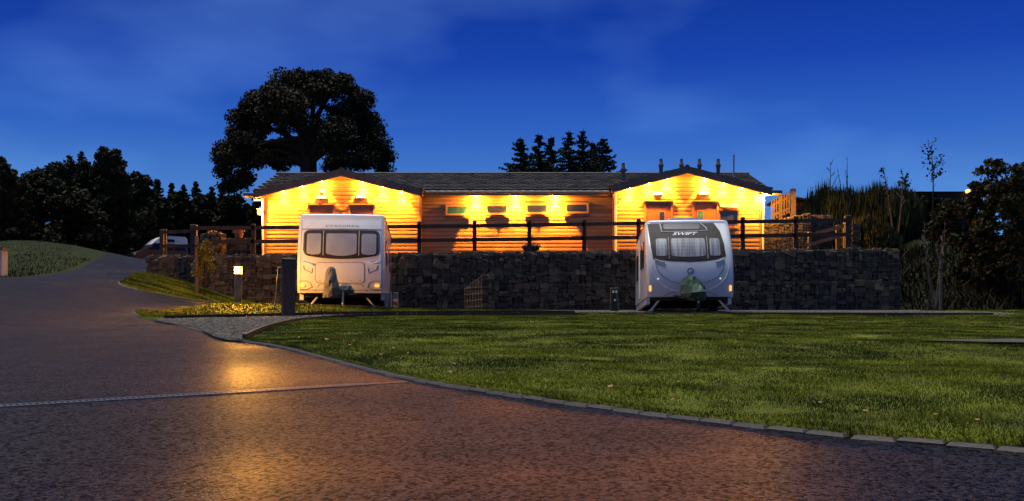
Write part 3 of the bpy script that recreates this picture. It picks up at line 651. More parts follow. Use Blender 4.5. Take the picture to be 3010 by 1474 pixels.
# open top-hung windows of the centre
def top_hung(x0, x1, z0, z1, y, ang, glass, framemat=m_frame):
    w_ = MB(); t = .055; yo = y-.05
    w_.b2(x0, x0+t, yo, y+.02, z0, z1).b2(x1-t, x1, yo, y+.02, z0, z1).b2(x0+t, x1-t, yo, y+.02, z1-t, z1).b2(x0+t, x1-t, yo, y+.02, z0, z0+t)
    w_.b2(x0-.03, x1+.03, y-.10, yo-.002, z0-.03, z0+.01)
    wd = bp('window', w_, framemat)
    bpn = MB().b2(x0+t, x1-t, y+.004, y+.012, z0+t, z1-t).build('pane', m_glass, wd)
    s = MB(); h = z1-z0-.09; hw = (x1-x0)/2-.03; q = .07
    R = Matrix.Rotation(-ang, 3, 'X'); c = Vector(((x0+x1)/2, yo-.012, z1-.045))
    def bx(mb, a, b, z_0, z_1, th=.03, yo_=0):
        mb.add([c+R @ Vector((xx, yy+yo_, zz)) for zz in (z_0, z_1) for yy in (-th, 0) for xx in (a, b)], [(0, 2, 3, 1), (4, 5, 7, 6), (0, 1, 5, 4), (2, 6, 7, 3), (0, 4, 6, 2), (1, 3, 7, 5)])
    bx(s, -hw, -hw+q, -h, 0); bx(s, hw-q, hw, -h, 0); bx(s, -hw+q, hw-q, -q, 0); bx(s, -hw+q, hw-q, -h, -h+q)
    s.build('sash', M('sash_wood', (.55, .36, .14), .5, var=.15), wd)
    g2 = MB(); bx(g2, -hw+q, hw-q, -h+q, -q, .008, -.01); g2.build('pane', glass, wd)
    return wd
m_blueg = M('blue_glass', (.03, .05, .11), .1, var=.15, spec=.7)
for i, (a, b, z0, z1) in enumerate(openings['c']): top_hung(a, b, z0, z1, CY0, math.radians(16), m_glassg if i == 0 else m_blueg)
a, b, z0, z1 = openings['b'][2]; zm = Z_at(618, GY0)
top_hung(a+.02, b-.02, zm, z1-.05, GY0, math.radians(34), m_white)
f = MB(); t = .055
f.b2(a, a+t, GY0-.06, GY0, z0, zm-.03).b2(b-t, b, GY0-.06, GY0, z0, zm-.03).b2(a+t, b-t, GY0-.06, GY0, zm-.03-t, zm-.03).b2(a+t, b-t, GY0-.06, GY0, z0, z0+t).b2(a-.03, b+.03, GY0-.11, GY0-.062, z0-.04, z0)
wd = bp('window', f, m_frame); MB().b2(a+t, b-t, GY0-.03, GY0-.02, z0+t, zm-.03-t).build('pane', M('grey_glass', (.10, .10, .11), .15, spec=.7), wd)
# flues and aerial
for px, top, D, r in ((1832, 480, 42.0, .075), (1943, 468, 42.6, .075), (2003, 468, 43.3, .07), (2056, 468, 43.3, .07), (2111, 468, 42.6, .075)):
    x = X_at(px, D); zt = Z_at(top, D); zb = EZ+(D-EY)*.302+.02 if px < 1900 else und(GAB['b'], x)+.1
    bp('flue', MB().lathe([(r*1.5, zb-zt-.05), (r*1.4, zb-zt+.12), (r, zb-zt+.14), (r, -.34), (r*1.35, -.29), (r*1.35, -.22), (r*.95, -.18), (r*.8, -.02), (r*.8, 0)], (x, D, zt), 12), M('flue_grey', (.10, .095, .09), .5), smooth=True)
x = X_at(2155, 43); bp('aerial_pole', MB().tube([(x, 43, 6.2), (x+.03, 43, Z_at(455, 43))], .035, 8).tube([(x-.28, 43, 7.35), (x+.02, 43, 7.3)], .015, 6).tube([(x-.2, 43, 7.2), (x-.2, 43, 7.5)], .012, 6), M('aerial_grey', (.3, .3, .32), .4))
# downlights in the soffits
m_lens = M('lamp_lens', (.9, .8, .6), .3, emit=(1, .72, .36), estr=30)
hous = MB().lathe([(.055, 0), (.055, -.02), (.042, -.024)], n=14).mesh('downlight', m_white); lens = MB().lathe([(.04, -.0245), (.034, -.032)], n=12).mesh('lens', m_lens)
SPOT_W = 1000; PT_W = 135
def downlight(x, y, z, w=1.0, size=88):
    d = link('downlight', hous, blk, (x, y-40.2, z-BZ)); link('lens', lens, d)
    l = bpy.data.lights.new('downlight_lamp', 'SPOT'); l.energy = SPOT_W*w; l.color = (1, .32, .022); l.spot_size = math.radians(size); l.spot_blend = .6; l.shadow_soft_size = .03
    lo = bpy.data.objects.new('downlight_lamp', l); COL.objects.link(lo); lo.parent = d; lo.location = (0, 0, -.05); lo.rotation_euler = (math.radians(9), 0, 0)
    l2 = bpy.data.lights.new('downlight_spill', 'POINT'); l2.energy = PT_W*w; l2.color = (1, .34, .03); l2.shadow_soft_size = .03
    l3 = bpy.data.objects.new('downlight_spill', l2); COL.objects.link(l3); l3.parent = d; l3.location = (0, 0, -.07)
for k, pxl in (('a', (832, 889, 947, 1065, 1124, 1180)), ('b', (1851, 1908, 1962, 2073, 2128, 2181))):
    for i, px in enumerate(pxl):
        x = X_at(px, 39.97); downlight(x, 39.97, und(GAB[k], x)-.045+.0, [1, .9, 1, 1.3, 1, 1.1][i])
for px in (1400, 1516, 1632): downlight(X_at(px, 40.46), 40.46, EZ-.088, 1.9)
# sign boxes over the doors
def sign(px, py, label):
    D = GY0-.1; t = thing('sign_box', label, 'sign', P(px, py, D)); 
    MB().b2(-.17, .17, -.02, .06, -.065, .065).build('case', m_white, t)
    MB().b2(-.15, .15, -.024, -.021, -.048, .048).build('face', M('sign_face', (.8, .78, .7), .4, var=.03, emit=(1, .86, .6), estr=1.3), t)
sign(945, 580, 'white sign box over the gable door nearer the wall lamp'); sign(1061, 578, 'white sign box over the gable door farther from the wall lamp')
sign(1934, 569, 'white sign box over the door away from the tall side window'); sign(2068, 568, 'white sign box over the door beside the tall side window')
t = thing('security_camera', 'small white camera above a sign box on the gable', 'camera', P(946, 563, GY0-.06)); MB().b2(-.05, .05, -.02, .03, -.06, .06).build('mount', m_white, t); MB().tube([(0, -.02, -.03), (0, -.16, -.05)], .03, 10).build('camera_body', m_white, t)
# wall lamp on the end wall
def glow(name, col, st, tr):
    m = bpy.data.materials.new(name); m.use_nodes = True; nt = m.node_tree; nt.nodes.clear(); o = nt.nodes.new('ShaderNodeOutputMaterial'); mx = nt.nodes.new('ShaderNodeMixShader'); e = nt.nodes.new('ShaderNodeEmission'); t = nt.nodes.new('ShaderNodeBsdfTransparent')
    e.inputs[0].default_value = (*col, 1); e.inputs[1].default_value = st; mx.inputs[0].default_value = tr; nt.links.new(e.outputs[0], mx.inputs[1]); nt.links.new(t.outputs[0], mx.inputs[2]); nt.links.new(mx.outputs[0], o.inputs[0]); return m
def bulb(parent, loc, w, col=(1, .42, .05), r=.04):
    l2 = bpy.data.lights.new('bulb', 'POINT'); l2.energy = w; l2.color = col; l2.shadow_soft_size = r; o = bpy.data.objects.new('bulb', l2); COL.objects.link(o); o.parent = parent; o.location = loc
def wall_lamp():
    p = P(764, 624, 40.0); t = thing('wall_lamp', 'bright round lamp on the end wall of the timber block', 'lamp', p)
    MB().b2(.02, .17, -.02, .7, -.03, .03).build('bracket', m_steel, t); MB().lathe([(.03, -.11), (.085, -.08), (.10, 0), (.085, .08), (.03, .1)], n=14).build('globe', glow('globe_glow', (1, .55, .12), 10, .7), t, True)
    MB().lathe([(.05, .1), (.12, .105), (.1, .13), (.02, .15)], n=14).build('cap', m_timber_dk, t); bulb(t, (0, 0, 0), 1500)
wall_lamp()
m_eave = glow('eave_glow', (1, .55, .15), 9, .5)
for px, py, lb in ((757, 588, 'flat warm strip light under the eave above the round lamp'), (2250, 573, 'flat warm strip light under the eave beside the picket panel')):
    t = thing('eave_light', lb, 'lamp', P(px, py, 39.95)); MB().b2(-.13, .13, -.05, .05, .0, .03).build('case', m_white, t); MB().b2(-.12, .12, -.045, .045, -.03, -.001).build('diffuser', m_eave, t); bulb(t, (0, 0, -.05), 200 if px < 1000 else 750)
# ------------------------------------------------------------ caravans
class Front:
    """front skin of a caravan: fy(z) gives setback, bow curves it across"""
    def __init__(s, zs, ys, bow, hw): s.zs, s.ys, s.bow, s.hw = zs, ys, bow, hw
    def fy(s, z):
        # smooth interpolation
        i = max(0, min(len(s.zs)-2, int(np.searchsorted(s.zs, z))-1)); t = (z-s.zs[i])/(s.zs[i+1]-s.zs[i]); t = max(0, min(1, t))
        def slope(j):
            a = max(0, j-1); b = min(len(s.zs)-1, j+1); return (s.ys[b]-s.ys[a])/(s.zs[b]-s.zs[a])
        h = s.zs[i+1]-s.zs[i]; m0, m1 = slope(i)*h, slope(i+1)*h
        return (2*t**3-3*t*t+1)*s.ys[i]+(t**3-2*t*t+t)*m0+(-2*t**3+3*t*t)*s.ys[i+1]+(t**3-t*t)*m1
    def at(s, x, z, d=0):
        y = s.fy(z)+s.bow*(x/s.hw)**2; e = .01; dz = (s.fy(z+e)-s.fy(z-e))/(2*e); dx = 2*s.bow*x/s.hw**2
        n = Vector((dx, -1, dz)); n.normalize(); return Vector((x, y, z))+n*d
def van_body(fr, W_, L_, z0, z1, r=.11, nz=18, rr=.09):
    hw = W_/2; loops = []
    zl = [z0+(z1-rr-z0)*i/nz for i in range(nz+1)]+[z1-rr*(1-math.sin(a)) for a in (.5, 1.0, math.pi/2)]
    for z in zl:
        ins = 0 if z <= z1-rr else rr*(1-math.cos(math.asin(min(1, (z-(z1-rr))/rr))))
        w = hw-ins-.02*max(0, (z-z0)/(z1-z0))**2; lp = []
        for k in range(13):
            x = -(w-r)+2*(w-r)*k/12; p = fr.at(x, min(z, z1-rr)); lp.append((x, p.y+ins, z))
        yc = fr.at(w-r, min(z, z1-rr)).y+ins
        for k in range(1, 6): a = math.pi/2*k/6; lp.append((w-r+r*math.sin(a), yc+r*(1-math.cos(a)), z))
        lp += [(w, yc+r, z), (w, L_-.06-ins, z), (w-.06, L_-ins, z), (-w+.06, L_-ins, z), (-w, L_-.06-ins, z), (-w, yc+r, z)]
        for k in range(5, 0, -1): a = math.pi/2*k/6; lp.append((-(w-r+r*math.sin(a)), yc+r*(1-math.cos(a)), z))
        loops.append(lp)
    return MB().loft(loops)
def rrect(x0, x1, z0, z1, r, n=5, sag=0, rake=0):
    pts = []
    for cx_, cz_, a0 in ((x1-r, z1-r, 0), (x0+r, z1-r, 90), (x0+r, z0+r, 180), (x1-r, z0+r, 270)):
        for k in range(n+1):
            a = math.radians(a0+90*k/n); pts.append((cx_+r*math.cos(a), cz_+r*math.sin(a)))
    # subdivide and sag the lower edge
    out = []; 
    for i, p in enumerate(pts):
        q = pts[(i+1) % len(pts)]; k = max(1, int(math.hypot(q[0]-p[0], q[1]-p[1])/.12))
        for j in range(k): out.append((p[0]+(q[0]-p[0])*j/k, p[1]+(q[1]-p[1])*j/k))
    xm = (x0+x1)/2; hw = (x1-x0)/2
    return [(x, z-(sag*(1-((x-xm)/hw)**2) if z < (z0+z1)/2 else 0)) for x, z in out]
def patch(fr, out, d0, d1, step=.09):
    n = len(out); xs_ = [p[0] for p in out]; zs_ = [p[1] for p in out]
    gx, gy = np.meshgrid(np.arange(min(xs_)+.03, max(xs_), step), np.arange(min(zs_)+.03, max(zs_), step)); gx = gx.ravel(); gy = gy.ravel(); k = inside(out, gx, gy)
    pts = [Vector(p) for p in out]+[Vector((a, b)) for a, b in zip(gx[k], gy[k])]
    V, E, Fc, *_ = delaunay_2d_cdt(pts, [(i, (i+1) % n) for i in range(n)], [list(range(n))], 1, 1e-4)
    mb = MB(); mb.add([fr.at(v[0], v[1], d1) for v in V], [tuple(f) for f in Fc])
    a = [fr.at(p[0], p[1], d0) for p in out]; b = [fr.at(p[0], p[1], d1) for p in out]
    mb.add(a+b, [(i, (i+1) % n, n+(i+1) % n, n+i) for i in range(n)]); return mb
def line_on(fr, pts, r, d=.002, closed=False, n=6):
    p = [fr.at(x, z, d) for x, z in pts]
    if closed: p.append(p[0])
    return MB().tube(p, r, n)
def text_mesh(txt, h, wide, mat, fr, cx_, cz_, d, shear=0, gap=1.0, bold=0):
    cu = bpy.data.curves.new('lettering', 'FONT'); cu.body = txt; cu.size = 1; cu.align_x = 'CENTER'; cu.shear = shear; cu.space_character = gap; cu.resolution_u = 3; cu.offset = bold
    ob = bpy.data.objects.new('lettering', cu); me = bpy.data.meshes.new_from_object(ob); bpy.data.objects.remove(ob)
    xs_ = [v.co.x for v in me.vertices]; ys_ = [v.co.y for v in me.vertices]; xm = (min(xs_)+max(xs_))/2; sx = wide/(max(xs_)-min(xs_)); sy = h/(max(ys_)-min(ys_)); y0 = min(ys_)
    for v in me.vertices: v.co = fr.at(cx_+(v.co.x-xm)*sx, cz_+(v.co.y-y0)*sy, d)
    me.materials.append(mat); return me
m_cw = M('caravan_white', (.62, .63, .64), .3, var=.06, scale=2, coat=.4)
m_cdark = M('caravan_dark', (.03, .02, .016), .6, var=.2, spec=.2)
m_rubber = M('rubber', (.02, .02, .02), .7)
m_blind = M('blind_pane', (.27, .29, .34), .16, var=.12, scale=2.5, spec=.6)
m_line = M('seam', (.20, .15, .11), .7)
m_grey = M('grey_mould', (.32, .33, .34), .45)
m_amber = M('amber_lens', (.9, .4, .08), .3, emit=(1, .38, .06), estr=1.6)  # emission paints in the bright reflection off the lenses
m_coverg = M('grey_cover', (.10, .095, .085), .8, var=.3, scale=7)
m_covergr = M('green_cover', (.014, .055, .03), .6, var=.35, scale=7)
m_alu = M('alu_leg', (.5, .48, .44), .45, metal=.4)
m_curtain = M('curtain_pane', (.30, .31, .35), .4, scale=7, col2=(.12, .125, .15), stretch=(3, .2, .12), con=.12, spec=.3)  # dark vertical stripes paint the shade of curtain folds
def wheel(parent, loc, r=.33, w=.2):
    t = MB()
    def ring(rad, x): return [(x, rad*math.cos(a), rad*math.sin(a)) for a in [2*math.pi*k/24 for k in range(24)]]
    t.loft([ring(r*.6, -w/2), ring(r*.95, -w/2), ring(r, -w/2+.03), ring(r, w/2-.03), ring(r*.95, w/2), ring(r*.6, w/2)])
    o = t.build('wheel', m_rubber, parent, True, loc=loc); MB().loft([ring(r*.55, -w/2-.01), ring(r*.6, -w/2+.02), ring(r*.6, w/2-.02), ring(r*.55, w/2+.01)]).build('rim', m_grey, o)
def steady(parent, x0, z0, x1, z1, y, mat=m_alu):
    mb = MB().tube([(x0, y, z0), (x1, y, z1)], .03, 6); mb.box((x1, y, z1), (.14, .12, .02)); mb.build('corner_steady', mat, parent)
def hitch(parent, fr, zc=.42, reach=1.15):
    mb = MB(); y0 = fr.fy(.6)+.5
    for sx in (-1, 1): mb.tube([(sx*.55, y0, zc+.08), (sx*.04, -reach*.72, zc+.02)], .04, 6)
    mb.tube([(0, -reach*.7, zc+.02), (0, -reach, zc+.03)], .035, 8); mb.build('drawbar', m_rubber, parent)
    MB().tube([(.12, -reach*.72, zc+.15), (.12, -reach*.72, .12)], .028, 8).build('jockey_post', m_alu, parent)
    MB().tube([(.08, -reach*.72, .1), (.16, -reach*.72, .1)], .1, 12).build('jockey_wheel', m_rubber, parent)
def cover(parent, pts_loops, mat):
    """draped cover as loft of irregular loops"""
    return MB().loft(pts_loops).build('hitch_cover', mat, parent)
def wobble_loop(cx_, cy_, z, rx, ry, n=14, seed=0, k=.16, tilt=0):
    r = random.Random(seed); return [(cx_+rx*math.cos(a)*(1+k*math.sin(3*a+seed)+r.uniform(-k, k)*.5), cy_+ry*math.sin(a)*(1+k*r.uniform(-1, 1)), z+tilt*math.cos(a)+r.uniform(-.012, .012)) for a in [2*math.pi*q/n for q in range(n)]]

# caravan with three-pane window
cD = 28.6; gzc = gzf(-4.3, 29)+.02
A_ = thing('caravan', 'white touring caravan with three-pane front window and grey hitch cover', 'caravan', (X_at(1001, cD), cD, gzc), math.radians(4.6))
def cx1(px): return (px-1001)/112.6
def cz1(py): return .55+(864-py)/112.6*1.03
fr = Front([.5, .7, 1.2, 1.7, 2.2, 2.62], [.10, .02, 0, .10, .30, .55], .10, 1.14)
body = van_body(fr, 2.28, 6.1, .53, 2.66, .10)
body.build('body', m_cw, A_, True)
patch(fr, rrect(cx1(892), cx1(1113), cz1(757), cz1(686), .13, sag=.11), 0, .012).build('window_surround', m_grey, A_)
wf = patch(fr, rrect(cx1(894.5), cx1(1110.5), cz1(756), cz1(688), .12, sag=.11), .013, .026).build('front_window', m_cdark, A_, True)
for a, b, sg in ((901, 943, .03), (958, 1047, .02), (1061, 1104, .03)):
    patch(fr, rrect(cx1(a), cx1(b), cz1(755), cz1(696), .05, sag=.06 if a == 958 else .03), .027, .031).build('pane', m_blind, wf)
for a in (950, 1054): line_on(fr, [(cx1(a), cz1(760-q*12)) for q in range(7)], .012, .03).build('mullion', m_grey, wf)
line_on(fr, [(-1.05+2.1*i/14, cz1(681)) for i in range(15)], .010, .001).build('panel_seam', m_line, A_)
link('lettering', text_mesh('COACHMAN', .055, .86, M('letter_grey', (.06, .06, .07), .5), fr, cx1(1002.5), cz1(674.5), .004, gap=1.35), A_)
link('lettering', text_mesh('AMARA', .05, .30, M('letter_grey', (.06, .06, .07), .5), fr, cx1(1040), cz1(789), .004, shear=.35), A_)
lo = patch(fr, rrect(cx1(928), cx1(1070), cz1(838), cz1(780), .09), .0, .008).build('gas_locker_lid', m_cw, A_, True)
line_on(fr, rrect(cx1(928), cx1(1070), cz1(838), cz1(780), .09), .008, .005, True).build('seal', m_line, lo)
for px in (940, 975, 1029, 1056): line_on(fr, [(cx1(px)-.01, cz1(832)), (cx1(px)+.01, cz1(832))], .014, .014).build('catch', m_grey, lo)
for a, b in ((888, 921), (1078, 1111)):
    line_on(fr, [(cx1(a), cz1(779)), (cx1(a)+.03, cz1(780)), (cx1((a+b)/2), cz1(783)), (cx1(b), cz1(788) if a < 1000 else cz1(778))], .022, .045).build('grab_handle', m_cw, A_)
    s = 1 if a < 1000 else -1; ax_ = cx1(a if a < 1000 else b); 
    line_on(fr, [(ax_+s*.03, cz1(788)), (ax_+s*.06, cz1(800)), (ax_+s*.26, cz1(810)), (ax_+s*.28, cz1(796))], .014, .004).build('recess_edge', m_grey, A_)
for px, s in ((890, 1), (1107, -1)):
    patch(fr, rrect(cx1(px)-.06, cx1(px)+.06, cz1(849), cz1(841), .03), 0, .03).build('marker_light', m_amber, A_)
    line_on(fr, [(cx1(px)-s*.1, cz1(834)), (cx1(px)+s*.08, cz1(832)), (cx1(px)+s*.2, cz1(838)), (cx1(px)+s*.25, cz1(850)), (cx1(px)+s*.12, cz1(856)), (cx1(px)-s*.1, cz1(857))], .010, .002).build('bumper_mould', m_line, A_)
line_on(fr, [(cx1(925), cz1(862)), (cx1(940), cz1(842)), (cx1(1001), cz1(839)), (cx1(1062), cz1(842)), (cx1(1078), cz1(862))], .008, .002).build('fairing_seam', m_line, A_)
MB().b2(-.5, .5, 1.6, 2.3, 2.66, 2.74).build('roof_hatch', m_cw, A_); MB().b2(-.46, .46, 1.1, 1.5, 2.66, 2.70).build('roof_vent', m_grey, A_)
for y0, y1, z0, z1 in ((1.1, 1.9, 1.35, 2.0), (3.9, 4.8, 1.35, 2.0)): MB().b2(1.13, 1.152, y0, y1, z0, z1).build('side_window', m_glass, A_); MB().b2(-1.152, -1.13, y0, y1, z0, z1).build('side_window', m_glass, A_)
for sx in (-1, 1):
    MB().tube([(sx*1.135, .5, 2.55), (sx*1.14, 5.9, 2.55)], .015, 6).build('awning_rail', m_grey, A_); MB().box((sx*1.15, 5.6, 2.35), (.03, .08, .05)).build('side_marker', M('red_lens', (.6, .03, .02), .3), A_)
    wheel(A_, (sx*1.0, 3.3, .33)); steady(A_, sx*.55, .56, sx*.98, .03, .55)
    MB().b2(min(sx*1.02, sx*1.12), max(sx*1.02, sx*1.12), .6, 5.9, .36, .525).build('side_skirt', m_cw, A_)
MB().b2(-.98, .98, .5, 5.9, .44, .525).build('chassis', m_rubber, A_)
hitch(A_, fr)
cover(A_, [wobble_loop(-.17+.0*q, -.75-.02*q, z, rx, ry, 14, q, .12) for q, (z, rx, ry) in enumerate(((.36, .22, .33), (.42, .24, .36), (.6, .2, .32), (.78, .17, .26), (.95, .14, .17), (1.08, .11, .11), (1.13, .06, .06)))], m_coverg)
cover(A_, [wobble_loop(.18, -.6, z, rx, ry, 14, q+9, .12) for q, (z, rx, ry) in enumerate(((.5, .2, .25), (.56, .23, .3), (.66, .17, .24), (.74, .08, .14)))], m_coverg)

for sx in (-1, 1): line_on(fr, [(sx*1.045, .58+.1*q) for q in range(20)], .012, -.004).build('corner_moulding', m_grey, A_)
line_on(fr, [(-1.03+2.06*i/14, .60) for i in range(15)], .008, .001).build('skirt_seam', m_line, A_)
line_on(fr, rrect(cx1(892), cx1(1113), cz1(757), cz1(686), .13, sag=.11), .012, .012, True).build('window_seal', m_rubber, A_)
# caravan with dark front panel
bD = 28.4; gzb = gzf(4.6, 29)+.04
B_ = thing('caravan', 'white touring caravan with dark glazed front panel and green hitch cover', 'caravan', (X_at(2030, bD), bD, gzb), math.radians(-3.9))
def cx2(px): return (px-2030)/113
def cz2(py): return .40+(893-py)/113*1.035
fr = Front([.35, .55, 1.0, 1.4, 1.8, 2.2, 2.5], [.12, .03, 0, .10, .33, .72, 1.15], .10, 1.12)
van_body(fr, 2.26, 6.6, .40, 2.52, .14, rr=.10).build('body', m_cw, B_, True)
drk = [(cx2(1922), cz2(784)), (cx2(1916), cz2(745)), (cx2(1912), cz2(700)), (cx2(1911), 2.405), (cx2(1960), 2.41), (cx2(2010), 2.41), (cx2(2060), 2.41), (cx2(2110), 2.41), (cx2(2124), cz2(700)), (cx2(2132), cz2(740)), (cx2(2135), cz2(778)), (cx2(2105), cz2(787)), (cx2(2070), cz2(792)), (cx2(2028), cz2(794)), (cx2(1985), cz2(792)), (cx2(1950), cz2(788))]
wf = patch(fr, drk, 0, .01, .07).build('front_window', m_cdark, B_, True)
for a, b, s in ((1932, 1964, 0), (1976, 2076, .03), (2089, 2119, 0)): patch(fr, rrect(cx2(a), cx2(b), cz2(777), cz2(724), .05, sag=s), .011, .016).build('pane', m_curtain, wf)
for a in (1969, 2082): line_on(fr, [(cx2(a)+.004*q*(1 if a < 2000 else -1)*0, cz2(786-q*11)) for q in range(7)], .009, .014).build('mullion', m_grey, wf)
patch(fr, rrect(cx2(1958), cx2(2066), cz2(694), 2.39, .06), .011, .016, .05).build('sun_window', M('tinted_glass', (.06, .055, .06), .4, spec=.3), wf)
line_on(fr, [(cx2(1948), 2.40), (cx2(1950), cz2(690)), (cx2(1950), cz2(703)), (cx2(2000), cz2(703)), (cx2(2050), cz2(702)), (cx2(2086), cz2(700)), (cx2(2084), cz2(690)), (cx2(2070), 2.40)], .011, .016).build('sun_window_trim', m_white, wf)
link('lettering', text_mesh('SWIFT', .085, .66, M('letter_silver', (.62, .62, .64), .35), fr, cx2(2020), cz2(714), .016, shear=.4, bold=.012), B_)
line_on(fr, [(cx2(2030)+.88*math.sin(a)*(1), cz2(795)-.58*math.cos(a)**.9) for a in [math.radians(-86+172*i/28) for i in range(29)]], .009, .002).build('panel_seam', m_line, B_)
line_on(fr, [(cx2(2030)+1.0*math.sin(a), cz2(800)-.76*math.cos(a)**.85) for a in [math.radians(-88+176*i/28) for i in range(29)]], .022, -.008).build('bumper_bulge', m_cw, B_)
line_on(fr, [(cx2(1955), .42), (cx2(1975), cz2(880)), (cx2(2030), cz2(876)), (cx2(2085), cz2(880)), (cx2(2108), .42)], .008, .002).build('fairing_seam', m_line, B_)
for a, b in (((1927, 787), (1957, 797)), ((2104, 797), (2130, 787))): line_on(fr, [(cx2(a[0]), cz2(a[1])), (cx2((a[0]+b[0])/2), cz2((a[1]+b[1])/2+1)), (cx2(b[0]), cz2(b[1]))], .025, .03).build('grab_handle', m_grey, B_)
def disc(fr, cx_, cz_, r, d0, d1): return patch(fr, [(cx_+r*math.cos(2*math.pi*k/20), cz_+r*math.sin(2*math.pi*k/20)) for k in range(20)], d0, d1)
em = disc(fr, cx2(2030), cz2(821), .085, 0, .012).build('emblem', m_steel, B_)
disc(fr, cx2(2030), cz2(821), .062, .0125, .016).build('emblem_face', M('emblem_blue', (.25, .35, .6), .3), em)
line_on(fr, [(cx2(2030)-.03, cz2(823)), (cx2(2030), cz2(818)), (cx2(2030)+.035, cz2(822))], .010, .018).build('emblem_bird', m_white, em)
st = patch(fr, [(cx2(2031)-.07, cz2(841)), (cx2(2031), cz2(848)), (cx2(2031)+.07, cz2(841)), (cx2(2031), cz2(834))], 0, .004).build('warning_sticker', m_white, B_)
patch(fr, [(cx2(2031)-.03, cz2(843)), (cx2(2031)+.03, cz2(843)), (cx2(2031), cz2(837))], .0045, .007).build('sticker_mark', M('sticker_red', (.6, .03, .03), .5), st)
for px in (1999, 2064): line_on(fr, [(cx2(px)-.008, cz2(845)), (cx2(px)+.008, cz2(845))], .016, .01).build('catch', m_grey, B_)
for px in (1936, 2117): disc(fr, cx2(px), cz2(842), .022, 0, .012).build('reflector', M('white_reflector', (.8, .75, .6), .2, emit=(1, .8, .5), estr=.6), B_)  # weak glow painted in for the glint of the reflectors
for px in (1913, 2147): patch(fr, rrect(cx2(px)-.028, cx2(px)+.028, cz2(877), cz2(861), .02), 0, .02).build('marker_light', m_amber, B_)
pl_ = patch(fr, rrect(cx2(1998), cx2(2014), cz2(893), cz2(878), .01), .05, .06).build('lock_plate', m_white, B_)
patch(fr, [(cx2(2003), cz2(887)), (cx2(2011), cz2(886)), (cx2(2011), cz2(882))], .0605, .063).build('plate_mark', m_rubber, pl_)
MB().b2(-.44, .42, 1.55, 2.1, 2.52, 2.62).build('roof_hatch', m_cw, B_); MB().b2(-.40, .40, 3.2, 3.8, 2.52, 2.60).build('roof_hatch', m_cw, B_)
for y0, y1, z0, z1 in ((1.35, 2.0, 1.25, 1.95), (2.6, 3.1, 1.3, 1.95), (4.6, 5.5, 1.1, 1.85)): MB().b2(-1.152, -1.118, y0, y1, z0, z1).build('side_window', m_glass, B_); MB().b2(1.118, 1.152, y0, y1, z0, z1).build('side_window', m_glass, B_)
MB().b2(-1.143, -1.122, 3.4, 4.1, .5, 2.2).build('door', m_white, B_)
for sx in (-1, 1):
    MB().tube([(sx*1.118, 1.2, 2.4), (sx*1.118, 6.4, 2.4)], .016, 6).build('awning_rail', m_grey, B_); wheel(B_, (sx*.98, 3.6, .33)); MB().b2(min(sx*1.02, sx*1.115), max(sx*1.02, sx*1.115), .5, 6.4, .22, .395).build('side_skirt', m_cw, B_)
steady(B_, -.72, .40, -1.0, .05, .5, m_white); steady(B_, .72, .40, 1.06, .03, .5, m_white)
MB().b2(-.98, .98, .45, 6.4, .32, .395).build('chassis', m_rubber, B_)
hitch(B_, fr, .36)
cover(B_, [wobble_loop(.02+.05*q*0, -.72, z, rx, ry, 14, q+3, .2, tl) for q, (z, rx, ry, tl) in enumerate(((.26, .14, .25, 0), (.32, .26, .33, -.05), (.46, .32, .36, .02), (.60, .30, .3, -.06), (.74, .24, .2, -.1), (.84, .16, .12, -.1), (.88, .05, .05, -.02)))], m_covergr)

